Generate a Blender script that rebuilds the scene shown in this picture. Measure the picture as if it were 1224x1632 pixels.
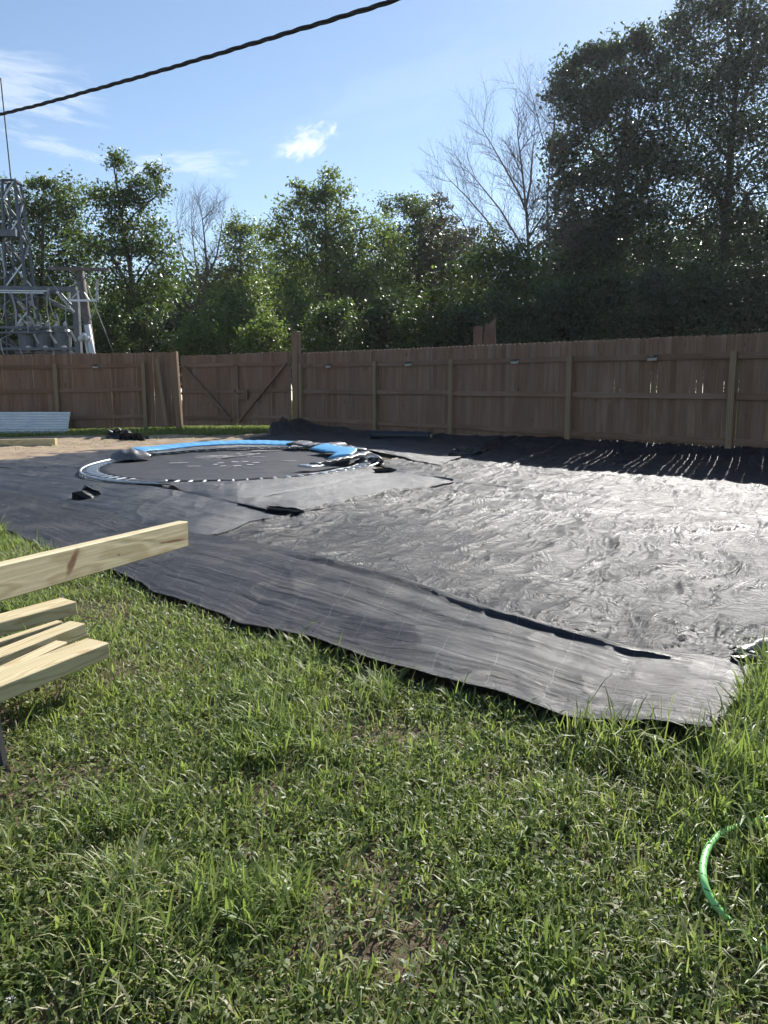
import bpy, bmesh, math, random
import numpy as np
from mathutils import Vector, Matrix
random.seed(7); rng = np.random.default_rng(7)
for o in list(bpy.data.objects): bpy.data.objects.remove(o)
SC = bpy.context.scene; COL = SC.collection
rad = math.radians

# ------------------------------------------------------------------ camera
FPX, CX, CY, CAMH = 1200.0, 612.0, 816.0, 1.37
PITCH = math.atan(179 / 1200)
cam = bpy.data.cameras.new('camera'); camo = bpy.data.objects.new('camera', cam); COL.objects.link(camo)
cam.sensor_fit = 'VERTICAL'; cam.sensor_height = 24; cam.lens = 24 * FPX / 1632
cam.clip_start = 0.05; cam.clip_end = 3000
camo.location = (0, 0, CAMH); camo.rotation_euler = (math.pi / 2 - PITCH, 0, 0)
SC.camera = camo
SC.cycles.max_bounces = 6; SC.cycles.diffuse_bounces = 3; SC.cycles.glossy_bounces = 2; SC.cycles.transmission_bounces = 3; SC.cycles.transparent_max_bounces = 4
SC.cycles.adaptive_threshold = 0.03; SC.cycles.caustics_reflective = False; SC.cycles.caustics_refractive = False
# ------------------------------------------------------------------ light
SUN_AZ, SUN_EL = 27.0, 35.5          # azimuth clockwise from +Y (the viewing direction)
SC.view_settings.view_transform = 'Standard'; SC.view_settings.look = 'None'
SC.view_settings.gamma = 1.0; SC.view_settings.exposure = 0.88; SC.view_settings.use_curve_mapping = False
sd = Vector((math.sin(rad(SUN_AZ)) * math.cos(rad(SUN_EL)), math.cos(rad(SUN_AZ)) * math.cos(rad(SUN_EL)), math.sin(rad(SUN_EL))))
sl = bpy.data.lights.new('sun', 'SUN'); sl.energy = 4.9; sl.angle = rad(0.53); sl.color = (1.0, 0.965, 0.905)
so = bpy.data.objects.new('sun', sl); COL.objects.link(so)
so.rotation_euler = (-sd).to_track_quat('-Z', 'Y').to_euler(); so.location = (20, 40, 40)

def ray(x, y):
    u = (x - CX) / FPX; v = (CY - y) / FPX
    return Vector((u, math.cos(PITCH) + v * math.sin(PITCH), -math.sin(PITCH) + v * math.cos(PITCH)))

W = bpy.data.worlds.new('World'); SC.world = W; W.use_nodes = True
def build_world():
    nt = W.node_tree; N = nt.nodes; L = nt.links; N.clear()
    out = N.new('ShaderNodeOutputWorld'); bg = N.new('ShaderNodeBackground'); bg.inputs[1].default_value = 0.085
    sky = N.new('ShaderNodeTexSky'); sky.sky_type = 'NISHITA'; sky.sun_disc = False
    sky.sun_elevation = rad(SUN_EL); sky.sun_rotation = rad(SUN_AZ); sky.air_density = 1.0; sky.dust_density = 0.14; sky.ozone_density = 0.9; sky.altitude = 200
    tc = N.new('ShaderNodeTexCoord')
    def M(op, a, b=None, c=None):
        n = N.new('ShaderNodeMath'); n.operation = op
        for i, q in enumerate((a, b, c)):
            if q is None: continue
            if isinstance(q, (int, float)): n.inputs[i].default_value = q
            else: L.new(q, n.inputs[i])
        return n.outputs[0]
    def dot(v):
        n = N.new('ShaderNodeVectorMath'); n.operation = 'DOT_PRODUCT'; L.new(tc.outputs['Generated'], n.inputs[0]); n.inputs[1].default_value = v
        return n.outputs['Value']
    total = None
    # thin wisps of cloud: direction, half widths (radians), tilt, strength, noise stretch
    for i, (px, py, hw, hh, tilt, st, sx, sy) in enumerate([(488, 228, .042, .022, 30, .62, 26, 44), (300, 262, .075, .017, 6, .3, 14, 60),
            (95, 236, .085, .012, -9, .26, 14, 70), (25, 145, .095, .036, -4, .3, 12, 60), (-160, 90, .16, .04, 4, .35, 9, 40), (-420, 300, .2, .05, 4, .4, 8, 30),
            (1750, 60, .2, .05, -4, .4, 8, 30), (420, -160, .1, .03, 10, .3, 12, 40), (620, 150, .2, .05, 14, .06, 6, 20)]):
        d = ray(px, py).normalized(); r = d.cross(Vector((0, 0, 1))).normalized(); u = r.cross(d)
        t = rad(tilt); r2 = r * math.cos(t) + u * math.sin(t); u2 = u * math.cos(t) - r * math.sin(t)
        a, b, c = dot(tuple(r2)), dot(tuple(u2)), dot(tuple(d))
        cb = N.new('ShaderNodeCombineXYZ'); L.new(M('MULTIPLY', a, sx), cb.inputs[0]); L.new(M('MULTIPLY', b, sy), cb.inputs[1]); cb.inputs[2].default_value = i * 7.3
        nz = N.new('ShaderNodeTexNoise'); nz.inputs['Scale'].default_value = 1.6; nz.inputs['Detail'].default_value = 7; nz.inputs['Roughness'].default_value = .62; nz.inputs['Distortion'].default_value = .5
        L.new(cb.outputs[0], nz.inputs['Vector'])
        aa = M('DIVIDE', a, hw); bb = M('DIVIDE', b, hh)
        r_ = M('SQRT', M('ADD', M('MULTIPLY', aa, aa), M('MULTIPLY', bb, bb)))
        e = M('SUBTRACT', 1.0, r_)
        m = M('ADD', M('MULTIPLY', e, 0.75), M('MULTIPLY', M('SUBTRACT', nz.outputs[0], .5), 2.2))
        mr = N.new('ShaderNodeMapRange'); mr.interpolation_type = 'SMOOTHSTEP'; mr.inputs[1].default_value = 0.0; mr.inputs[2].default_value = .75
        mr.inputs[3].default_value = 0; mr.inputs[4].default_value = st; L.new(m, mr.inputs[0])
        edge = N.new('ShaderNodeMapRange'); edge.inputs[1].default_value = -.5; edge.inputs[2].default_value = .2; L.new(e, edge.inputs[0])
        front = M('GREATER_THAN', c, .2)
        k = M('MULTIPLY', M('MULTIPLY', mr.outputs[0], edge.outputs[0]), front)
        total = k if total is None else M('MAXIMUM', total, k)
    mx = N.new('ShaderNodeMix'); mx.data_type = 'RGBA'; L.new(total, mx.inputs[0]); L.new(sky.outputs[0], mx.inputs[6]); mx.inputs[7].default_value = (8.5, 8.7, 9.0, 1)
    L.new(mx.outputs[2], bg.inputs[0]); L.new(bg.outputs[0], out.inputs[0])
build_world()

# ------------------------------------------------------------------ helpers: noise, ground height, projection
def _hash(ix, iy, s):
    h = (ix.astype(np.int64) * 374761393 + iy.astype(np.int64) * 668265263 + s * 974634777) & 0xFFFFFFFF
    h = ((h ^ (h >> 13)) * 1274126177) & 0xFFFFFFFF
    h = h ^ (h >> 16)
    return (h & 0xFFFFFF) / float(0xFFFFFF)
def vnoise(x, y, s=0):
    x = np.asarray(x, float); y = np.asarray(y, float)
    ix = np.floor(x); iy = np.floor(y); fx = x - ix; fy = y - iy
    fx = fx * fx * fx * (fx * (fx * 6 - 15) + 10); fy = fy * fy * fy * (fy * (fy * 6 - 15) + 10)
    a = _hash(ix, iy, s); b = _hash(ix + 1, iy, s); c = _hash(ix, iy + 1, s); d = _hash(ix + 1, iy + 1, s)
    return (a * (1 - fx) + b * fx) * (1 - fy) + (c * (1 - fx) + d * fx) * fy
def fbm(x, y, o=4, s=0):
    t = 0; a = .5; n = 0
    for i in range(o):
        t = t + a * vnoise(x, y, s + i * 17); n += a; a *= .5; x = x * 2.03 + 11.3; y = y * 2.03 + 5.7
    return t / n
SA, SB = .038, .0165
def plane(x, y): return SA * np.clip(y, -8, 24) + SB * np.clip(x, -13, 13)
def gh(x, y):
    x = np.asarray(x, float); y = np.asarray(y, float)
    return plane(x, y) + (fbm(x * .9, y * .9, 3, 3) - .5) * .05
def G(px, py, dz=0.0):
    d = ray(px, py); t = (CAMH - dz) / (SA * d.y + SB * d.x - d.z)
    return Vector((t * d.x, t * d.y, CAMH + t * d.z))
def at(px, py, Y):
    d = ray(px, py); t = Y / d.y
    return Vector((t * d.x, Y, CAMH + t * d.z))
def ghf(x, y): return float(gh(np.array([x]), np.array([y]))[0])

# ------------------------------------------------------------------ helpers: meshes and objects
def tag(o, label=None, cat=None, group=None, kind=None):
    if label: o['label'] = label
    if cat: o['category'] = cat
    if group: o['group'] = group
    if kind: o['kind'] = kind
    return o
def empty(name, loc):
    o = bpy.data.objects.new(name, None); COL.objects.link(o); o.location = loc; o.empty_display_size = .1
    return o
def np_mesh(name, V, loops, sizes, mat, smooth=False, attrs=None, uv=None):
    me = bpy.data.meshes.new(name); V = np.asarray(V, np.float32); loops = np.asarray(loops, np.int32).ravel(); sizes = np.asarray(sizes, np.int32)
    me.vertices.add(len(V)); me.vertices.foreach_set('co', V.ravel())
    me.loops.add(len(loops)); me.loops.foreach_set('vertex_index', loops)
    me.polygons.add(len(sizes)); st = np.zeros(len(sizes), np.int32); st[1:] = np.cumsum(sizes)[:-1]
    me.polygons.foreach_set('loop_start', st); me.polygons.foreach_set('loop_total', sizes)
    if smooth: me.polygons.foreach_set('use_smooth', np.ones(len(sizes), bool))
    me.update(calc_edges=True)
    if attrs:
        for k, a in attrs.items():
            at_ = me.attributes.new(k, 'FLOAT', 'POINT'); at_.data.foreach_set('value', np.asarray(a, np.float32))
    if uv is not None:
        u = me.uv_layers.new(name='UVMap'); u.data.foreach_set('uv', np.asarray(uv, np.float32)[loops].ravel())
    if mat: me.materials.append(mat)
    return me
def link(name, me, parent=None, loc=None):
    o = bpy.data.objects.new(name, me); COL.objects.link(o)
    if parent: o.parent = parent
    if loc is not None: o.location = loc
    return o
class MB:
    def __init__(s): s.v = []; s.f = []
    def add(s, vs, fs):
        b = len(s.v); s.v += [tuple(v) for v in vs]; s.f += [tuple(i + b for i in f) for f in fs]
    def box(s, c, size, R=None):
        c = Vector(c); hx, hy, hz = [q / 2 for q in size]; vs = []
        for x, y, z in [(-1, -1, -1), (1, -1, -1), (1, 1, -1), (-1, 1, -1), (-1, -1, 1), (1, -1, 1), (1, 1, 1), (-1, 1, 1)]:
            p = Vector((x * hx, y * hy, z * hz)); vs.append(c + (R @ p if R else p))
        s.add(vs, [(3, 2, 1, 0), (4, 5, 6, 7), (0, 1, 5, 4), (1, 2, 6, 5), (2, 3, 7, 6), (3, 0, 4, 7)])
    def bar(s, p0, p1, w, h=None, up=Vector((0, 0, 1))):
        p0 = Vector(p0); p1 = Vector(p1); h = h or w; d = (p1 - p0); L = d.length
        if L < 1e-6: return
        d.normalize(); x = d.cross(up)
        if x.length < 1e-4: x = d.cross(Vector((1, 0, 0)))
        x.normalize(); z = x.cross(d)
        R = Matrix((x, d, z)).transposed()
        s.box((p0 + p1) / 2, (w, L, h), R)
    def tube(s, pts, r, n=6, caps=True):
        pts = [Vector(p) for p in pts]; rs = r if isinstance(r, (list, tuple)) else [r] * len(pts)
        up = Vector((0, 0, 1)); prev = None; b = len(s.v)
        for i, p in enumerate(pts):
            t = (pts[min(i + 1, len(pts) - 1)] - pts[max(i - 1, 0)])
            t = t.normalized() if t.length > 1e-9 else Vector((0, 0, 1))
            if prev is None:
                x = t.cross(up)
                if x.length < .05: x = t.cross(Vector((1, 0, 0)))
            else: x = prev - t * prev.dot(t)
            x.normalize(); prev = x; y = t.cross(x)
            for k in range(n):
                a = 2 * math.pi * k / n; s.v.append(tuple(p + (x * math.cos(a) + y * math.sin(a)) * rs[i]))
        for i in range(len(pts) - 1):
            for k in range(n):
                k2 = (k + 1) % n; s.f.append((b + i * n + k, b + i * n + k2, b + (i + 1) * n + k2, b + (i + 1) * n + k))
        if caps:
            s.f.append(tuple(b + k for k in reversed(range(n)))); e = b + (len(pts) - 1) * n; s.f.append(tuple(e + k for k in range(n)))
    def lathe(s, prof, n=12, c=(0, 0, 0), R=None):
        b = len(s.v); c = Vector(c)
        for r, z in prof:
            for k in range(n):
                a = 2 * math.pi * k / n; p = Vector((r * math.cos(a), r * math.sin(a), z)); s.v.append(tuple(c + (R @ p if R else p)))
        for i in range(len(prof) - 1):
            for k in range(n):
                k2 = (k + 1) % n; s.f.append((b + i * n + k, b + i * n + k2, b + (i + 1) * n + k2, b + (i + 1) * n + k))
        s.f.append(tuple(b + k for k in reversed(range(n)))); e = b + (len(prof) - 1) * n; s.f.append(tuple(e + k for k in range(n)))
    def mesh(s, name, mat, off=(0, 0, 0), smooth=False, bevel=0):
        me = bpy.data.meshes.new(name); o = Vector(off)
        me.from_pydata([tuple(Vector(v) - o) for v in s.v], [], s.f)
        if bevel:
            bm = bmesh.new(); bm.from_mesh(me)
            bmesh.ops.bevel(bm, geom=bm.edges[:], offset=bevel, segments=1, affect='EDGES', profile=.5)
            bm.to_mesh(me); bm.free()
        if smooth: me.polygons.foreach_set('use_smooth', np.ones(len(me.polygons), bool))
        me.materials.append(mat); me.update()
        return me
    def part(s, name, mat, root, **k):          # a child of root, coordinates given in the world
        o = link(name, s.mesh(name, mat, root.location if root else (0, 0, 0), **k), root)
        return o
    def sub(s, name, mat, partobj, root, **k):  # a child of a part
        return link(name, s.mesh(name, mat, root.location, **k), partobj)
    def thing(s, name, mat, loc, **k):
        return link(name, s.mesh(name, mat, loc, **k), None, loc)

# ------------------------------------------------------------------ helpers: materials
class NT:
    def __init__(s, name):
        s.m = bpy.data.materials.new(name); s.m.use_nodes = True; s.t = s.m.node_tree; s.t.nodes.clear()
        s.out = s.t.nodes.new('ShaderNodeOutputMaterial')
    def n(s, typ, ins=None, **props):
        nd = s.t.nodes.new('ShaderNode' + typ)
        for k, v in props.items(): setattr(nd, k, v)
        for k, v in (ins or {}).items():
            sock = nd.inputs[k]
            if hasattr(v, 'is_output'): s.t.links.new(v, sock)
            else: sock.default_value = v
        return nd
    def math(s, op, a, b=0.0, c=0.0, clamp=False):
        nd = s.n('Math', {0: a, 1: b, 2: c}, operation=op); nd.use_clamp = clamp; return nd.outputs[0]
    def noise(s, vec, scale, detail=4, rough=.55, dist=0.0):
        return s.n('TexNoise', {'Vector': vec, 'Scale': scale, 'Detail': detail, 'Roughness': rough, 'Distortion': dist}).outputs[0]
    def mapping(s, vec, scale=(1, 1, 1), loc=(0, 0, 0), rot=(0, 0, 0)):
        return s.n('Mapping', {'Vector': vec, 'Scale': scale, 'Location': loc, 'Rotation': rot}).outputs[0]
    def ramp(s, fac, stops, interp='LINEAR'):
        nd = s.n('ValToRGB', {'Fac': fac}); cr = nd.color_ramp; cr.interpolation = interp
        while len(cr.elements) < len(stops): cr.elements.new(.5)
        for e, (p, c) in zip(cr.elements, stops): e.position = p; e.color = (*c, 1) if len(c) == 3 else c
        return nd.outputs[0]
    def mix(s, f, a, b, mode='MIX'):
        nd = s.n('Mix', {}, data_type='RGBA', blend_type=mode)
        for i, v in ((0, f), (6, a), (7, b)):
            if hasattr(v, 'is_output'): s.t.links.new(v, nd.inputs[i])
            else: nd.inputs[i].default_value = v if i == 0 else (*v, 1)
        return nd.outputs[2]
    def mr(s, v, a, b, c, d, smooth=False):
        nd = s.n('MapRange', {0: v, 1: a, 2: b, 3: c, 4: d}); 
        if smooth: nd.interpolation_type = 'SMOOTHSTEP'
        return nd.outputs[0]
    def bump(s, h, strength, dist, normal=None):
        ins = {'Height': h, 'Strength': strength, 'Distance': dist}
        if normal: ins['Normal'] = normal
        return s.n('Bump', ins).outputs[0]
    def pbsdf(s, color, rough=.6, spec=.4, metal=0.0, normal=None, **kw):
        ins = {'Roughness': rough, 'Specular IOR Level': spec, 'Metallic': metal}
        ins['Base Color'] = color if hasattr(color, 'is_output') else (*color, 1)
        if normal: ins['Normal'] = normal
        ins.update(kw)
        return s.n('BsdfPrincipled', ins).outputs[0]
    def done(s, sh):
        s.t.links.new(sh, s.out.inputs[0]); return s.m
    @property
    def tc(s): return s.n('TexCoord')
    def objco(s): return s.n('TexCoord').outputs['Object']
    def pos(s): return s.n('NewGeometry').outputs['Position']

def mat_plain(name, col, rough=.6, spec=.4, metal=0.0, var=.25, scale=8.0, bump=0.0, bscale=60.0):
    t = NT(name); p = t.pos()
    n = t.noise(p, scale, 5, .6)
    c = t.mix(t.mr(n, .3, .7, 0, 1), tuple(x * (1 - var) for x in col), tuple(min(1, x * (1 + var)) for x in col))
    nm = t.bump(t.noise(p, bscale, 4), bump, .01) if bump else None
    return t.done(t.pbsdf(c, t.mr(n, .2, .8, rough * .85, min(1, rough * 1.15)), spec, metal, nm))
def mat_cedar():
    t = NT('cedar'); oc = t.objco(); oi = t.n('ObjectInfo'); rnd = oi.outputs['Random']
    off = t.n('CombineXYZ', {0: t.math('MULTIPLY', rnd, 37.0), 1: t.math('MULTIPLY', rnd, 11.0), 2: t.math('MULTIPLY', rnd, 19.0)}).outputs[0]
    v = t.n('VectorMath', {0: oc, 1: off}, operation='ADD').outputs[0]
    g = t.noise(t.mapping(v, (34, 34, 1.3)), 1.0, 6, .65, .6)
    b = t.noise(t.mapping(v, (3, 3, .9)), 1.0, 3, .5)
    k = t.noise(t.mapping(v, (13, 13, 5)), 1.0, 1, .4)
    base = t.ramp(rnd, [(0, (.18, .105, .066)), (.35, (.235, .14, .092)), (.7, (.275, .168, .113)), (1, (.21, .14, .102))])
    c = t.mix(t.mr(g, .3, .7, 0, .75), base, (.11, .062, .038))
    c = t.mix(t.mr(b, .45, .75, 0, .5), c, (.30, .215, .165))
    c = t.mix(t.mr(k, .74, .79, 0, .85), c, (.055, .03, .02))
    return t.done(t.pbsdf(c, .8, .25, 0, t.bump(g, .35, .004)))
def mat_wood(name, light, dark, green, gscale=1.0, axis='X', knots=()):
    t = NT(name); oc = t.objco(); oi = t.n('ObjectInfo'); rnd = oi.outputs['Random']
    off = t.n('CombineXYZ', {0: t.math('MULTIPLY', rnd, 31.0), 1: t.math('MULTIPLY', rnd, 3.0), 2: t.math('MULTIPLY', rnd, 2.0)}).outputs[0]
    v = t.n('VectorMath', {0: oc, 1: off}, operation='ADD').outputs[0]
    sc = (.55, 14, 14) if axis == 'X' else (14, 14, .55)
    wv = t.mapping(v, tuple(q * gscale for q in sc))
    warp = t.noise(t.mapping(v, (1.1, 6, 6) if axis == 'X' else (6, 6, 1.1)), 1.0, 3, .5)
    wsum = t.n('VectorMath', {0: wv, 1: t.n('CombineXYZ', {0: 0.0, 1: t.math('MULTIPLY', warp, 3.2), 2: t.math('MULTIPLY', warp, 3.2)}).outputs[0]}, operation='ADD').outputs[0]
    rings = t.n('TexWave', {'Vector': wsum, 'Scale': .9, 'Distortion': 1.2, 'Detail': 2.0, 'Detail Scale': .8}, wave_type='RINGS', rings_direction=axis).outputs[1]
    fine = t.noise(t.mapping(v, (2, 120, 120) if axis == 'X' else (120, 120, 2)), 1.0, 5, .6)
    b = t.noise(t.mapping(v, (1.3, 5, 5) if axis == 'X' else (5, 5, 1.3)), 1.0, 3)
    c = t.mix(t.mr(rings, .4, .95, 0, .9), light, dark)
    c = t.mix(t.mr(fine, .4, .75, 0, .35), c, tuple(q * .62 for q in dark))
    c = t.mix(t.mr(b, .5, .8, 0, .55), c, green)
    for (kx, ky, kz, rx, ry, rz, col, rot) in knots:
        d = t.mapping(oc, (1 / rx, 1 / ry, 1 / rz), (-kx / rx, -ky / ry, -kz / rz))
        if rot:
            pre = t.mapping(t.mapping(oc, (1, 1, 1), (-kx, -ky, -kz)), (1, 1, 1), (0, 0, 0), (0, rot, 0)); d = t.mapping(pre, (1 / rx, 1 / ry, 1 / rz))
        dl = t.n('VectorMath', {0: d}, operation='LENGTH').outputs['Value']
        dn = t.math('ADD', dl, t.math('MULTIPLY', t.math('SUBTRACT', t.noise(t.mapping(oc, (20, 60, 60)), 1.0, 4), .5), .9))
        c = t.mix(t.mr(dn, .55, 1.05, .85, 0, True), c, col)
    sp = t.noise(oc, 9, 5, .7)
    c = t.mix(t.mr(sp, .62, .8, 0, .35), c, tuple(q * .5 for q in dark))
    return t.done(t.pbsdf(c, .72, .3, 0, t.bump(t.math('ADD', t.math('MULTIPLY', rings, .5), fine), .3, .003)))
def mat_leaf(name, stops, trans, tf=.38, rough=.42, spec=.45):
    t = NT(name); a = t.n('Attribute'); a.attribute_name = 'tint'; f = a.outputs['Fac']
    c = t.ramp(f, stops)
    tcol = t.mix(.75, c, trans)
    p = t.pbsdf(c, rough, spec)
    tr = t.n('BsdfTranslucent', {'Color': tcol}).outputs[0]
    mx = t.n('MixShader', {0: tf, 1: p, 2: tr}).outputs[0]
    return t.done(mx)
def mat_fabric(name, base, rough, dust, lines=False, streak=.5, weave=.25, spec=.5, crease=0):
    t = NT(name); uv = t.n('UVMap').outputs[0]; p = t.pos()
    s1 = t.noise(t.mapping(uv, (1.2, 22, 1)), 1.0, 5, .6, .3)
    s2 = t.noise(t.mapping(uv, (5, 110, 1)), 1.0, 4, .6)
    d1 = t.noise(p, 1.1, 6, .62, .4); d2 = t.noise(p, 7, 5, .6)
    c = t.mix(t.mr(s1, .35, .7, 0, streak), base, tuple(q * 1.9 + .008 for q in base))
    dm = t.math('MULTIPLY', t.mr(d1, .53, .70, 0, 1), t.mr(d2, .3, .7, .25, 1))
    c = t.mix(t.math('MULTIPLY', dm, dust), c, (.20, .165, .125))
    spk = t.noise(p, 55, 3, .7)
    c = t.mix(t.math('MULTIPLY', t.mr(spk, .63, .72, 0, 1), dust * .8), c, (.3, .26, .21))
    if lines:
        sx = t.n('SeparateXYZ', {0: uv}); u, v = sx.outputs[0], sx.outputs[1]
        w = t.math('MULTIPLY', t.math('SUBTRACT', t.noise(t.mapping(uv, (2, 2, 1)), 1.0, 2), .5), .03)
        def ln(q, step, half):
            fr = t.math('FRACT', t.math('DIVIDE', t.math('ADD', q, w), step)); return t.math('LESS_THAN', t.math('ABSOLUTE', t.math('SUBTRACT', fr, .5)), half / step)
        m = t.math('MAXIMUM', ln(u, .30, .0016), ln(v, .30, .0016))
        m = t.math('MULTIPLY', m, t.mr(t.noise(uv, 14, 3), .38, .6, .03, .5))
        c = t.mix(m, c, (.42, .44, .45))
    wv1 = t.n('TexWave', {'Vector': uv, 'Scale': 105.0, 'Distortion': .6}, bands_direction='Y').outputs[1]
    wv2 = t.n('TexWave', {'Vector': uv, 'Scale': 70.0, 'Distortion': .6}, bands_direction='X').outputs[1]
    wv = t.math('ADD', wv1, wv2)
    cr = None
    fn = t.noise(p, 95, 4, .75)
    nm = t.bump(t.math('ADD', wv, t.math('MULTIPLY', fn, 1.4)), weave, .0028)
    nm = t.bump(t.math('ADD', s1, t.math('MULTIPLY', s2, .8 if lines else .35)), .6 if lines else .4, .035 if lines else .03, nm)
    if crease:
        wp = t.n('VectorMath', {0: p, 1: t.n('TexNoise', {'Vector': p, 'Scale': 2.2, 'Detail': 2.0}).outputs[1]}, operation='ADD').outputs[0]
        q = t.mapping(wp, (1, 1, 1), (0, 0, 0), (0, 0, rad(38)))
        h = None
        for sc, am in (((9, 2.6, 1), 1.0), ((21, 7, 1), .55), ((46, 20, 1), .3)):
            nz = t.noise(t.mapping(q, sc), 1.0, 3, .6, .6); rg = t.math('SUBTRACT', 1.0, t.math('ABSOLUTE', t.math('MULTIPLY', t.math('SUBTRACT', nz, .5), 4.0)))
            rg = t.math('MULTIPLY', rg, am); h = rg if h is None else t.math('ADD', h, rg)
        nm = t.bump(h, crease, .02, nm)
    r = t.math('ADD', t.mr(s1, .3, .7, rough - (.10 if lines else .05), rough + (.16 if lines else .07)), t.math('MULTIPLY', dm, .22))
    if not crease or crease < .4:
        sv = t.math('ADD', t.math('MULTIPLY', s1, .6), t.math('MULTIPLY', s2, .4))
        spec = t.mr(sv, .40, .60, spec * (.45 if lines else .7), spec * (1.75 if lines else 1.3))
    return t.done(t.pbsdf(c, r, spec, 0, nm))
def mat_soil(name, a, b, stones=False):
    t = NT(name); p = t.pos()
    n1 = t.noise(p, 2.2, 6, .65); n2 = t.noise(p, 30, 5, .7)
    c = t.mix(t.mr(n1, .35, .65, 0, 1), a, b); c = t.mix(t.mr(n2, .45, .75, 0, .6), c, tuple(q * .45 for q in a))
    return t.done(t.pbsdf(c, .95, .15, 0, t.bump(n2, .8, .02)))
M = {}
M['cedar'] = mat_cedar()
M['post'] = mat_wood('post_wood', (.29, .205, .125), (.18, .12, .07), (.2, .175, .105), 1.0, 'Z')
M['gatepost'] = mat_wood('gate_post_wood', (.26, .165, .105), (.155, .095, .058), (.19, .135, .095), 1.0, 'Z')
M['lumber'] = mat_wood('treated_lumber', (.61, .5, .30), (.45, .34, .175), (.42, .42, .24), 1.0, 'X')
M['board'] = mat_wood('treated_board', (.56, .48, .30), (.42, .335, .19), (.42, .41, .26), 1.0, 'X',
                      knots=[(-.60, -.02, .005, .018, .05, .055, (.16, .06, .03), -.65), (-.09, -.02, -.012, .13, .05, .006, (.2, .085, .045), -.06), (-.395, -.02, -.008, .007, .05, .006, (.14, .08, .04), 0)])
M['soil'] = mat_soil('lawn_soil', (.10, .072, .048), (.17, .13, .09))
M['dirt'] = mat_soil('bare_dirt', (.33, .245, .165), (.42, .32, .225))
M['fabric_gloss'] = mat_fabric('glossy_weed_fabric', (.011, .012, .017), .38, .30, False, .35, .55, .27, .75)
M['fabric'] = mat_fabric('weed_fabric', (.009, .012, .019), .37, .08, False, .5, .45, .42, .22)
M['fabric_line'] = mat_fabric('lined_weed_fabric', (.009, .011, .018), .34, .28, True, .7, .6, .27, .12)
M['tmat'] = mat_plain('trampoline_mat', (.022, .022, .025), .55, .4, 0, .3, 3.0, .2, 300)
M['galv'] = mat_plain('galvanized', (.47, .49, .51), .42, .5, .75, .12, 12)
M['spring'] = mat_plain('spring_zinc', (.78, .79, .80), .4, .5, .15, .08, 30)
M['scrap'] = mat_wood('weathered_scrap_wood', (.15, .10, .075), (.09, .06, .045), (.12, .09, .07), 1.0, 'Z')
M['blue'] = mat_plain('blue_vinyl', (.11, .36, .62), .42, .45, 0, .22, 9, .35, 40)
M['greyvinyl'] = mat_plain('grey_vinyl', (.10, .10, .105), .42, .5, 0, .4, 12, .4, 40)
M['blackplastic'] = mat_plain('black_plastic', (.012, .012, .013), .33, .5, 0, .3, 20, .4, 50)
M['print'] = mat_plain('white_print', (.33, .33, .34), .6, .3, 0, .3, 20)
M['steel'] = mat_plain('weathered_steel', (.13, .14, .16), .55, .45, .35, .2, 4)
M['darksteel'] = mat_plain('dark_steel', (.045, .045, .05), .5, .4, .4, .3, 8)
M['tank'] = mat_plain('grey_tank', (.12, .13, .15), .5, .45, 0, .15, 3)
M['porcelain'] = mat_plain('porcelain', (.5, .5, .49), .3, .5, 0, .1, 5)
M['polewood'] = mat_plain('pole_wood', (.16, .14, .125), .85, .2, 0, .3, 6, .4, 30)
M['conduit'] = mat_plain('grey_conduit', (.55, .57, .58), .45, .4, 0, .1, 6)
M['cable'] = mat_plain('cable_rubber', (.028, .026, .025), .55, .35, 0, .3, 30)
M['wire'] = mat_plain('wire', (.3, .31, .33), .4, .5, .5, .1, 5)
M['concrete'] = mat_plain('concrete', (.36, .35, .33), .9, .2, 0, .2, 12, .5, 60)
M['bark'] = mat_plain('bark', (.11, .085, .065), .9, .2, 0, .4, 6, .6, 20)
M['deadbark'] = mat_plain('dead_bark', (.17, .145, .125), .9, .2, 0, .3, 6)
M['lamp'] = mat_plain('frosted_plastic', (.5, .5, .48), .35, .5, 0, .1, 20)
M['cap'] = mat_plain('lamp_cap', (.03, .03, .032), .4, .5, 0, .2, 20)
M['clover'] = mat_plain('clover_white', (.72, .70, .64), .7, .2, 0, .2, 200)
M['stone'] = mat_plain('stone', (.42, .37, .31), .85, .25, 0, .3, 30, .5, 80)
def mat_hose():
    t = NT('green_hose'); uv = t.n('UVMap').outputs[0]; sx = t.n('SeparateXYZ', {0: uv})
    fr = t.math('FRACT', t.math('ADD', t.math('MULTIPLY', sx.outputs[0], 26.0), t.math('MULTIPLY', sx.outputs[1], 1.0)))
    m = t.math('LESS_THAN', t.math('ABSOLUTE', t.math('SUBTRACT', fr, .5)), .045)
    c = t.mix(t.noise(uv, 30, 3), (.24, .60, .17), (.34, .70, .27)); c = t.mix(m, c, (.02, .05, .02))
    return t.done(t.pbsdf(c, .3, .5))
M['hose'] = mat_hose()
def mat_corr():
    t = NT('corrugated_zinc'); p = t.objco()
    n = t.noise(p, 3, 6, .65); n2 = t.noise(p, 16, 5, .7); sx = t.n('SeparateXYZ', {0: p})
    c = t.mix(t.mr(n, .35, .7, 0, 1), (.60, .66, .72), (.72, .76, .80))
    mud = t.math('MULTIPLY', t.mr(sx.outputs[1], .17, .02, 0, 1), t.mr(n2, .44, .6, 0, .85))
    c = t.mix(mud, c, (.24, .2, .17))
    return t.done(t.pbsdf(c, .45, .5, .45, t.bump(n2, .15, .004)))
M['corr'] = mat_corr()
GREEN = [(0, (.022, .038, .012)), (.35, (.045, .074, .019)), (.7, (.074, .112, .028)), (1, (.115, .155, .04))]
M['leaf'] = mat_leaf('leaf_green', GREEN, (.16, .24, .035))
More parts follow.
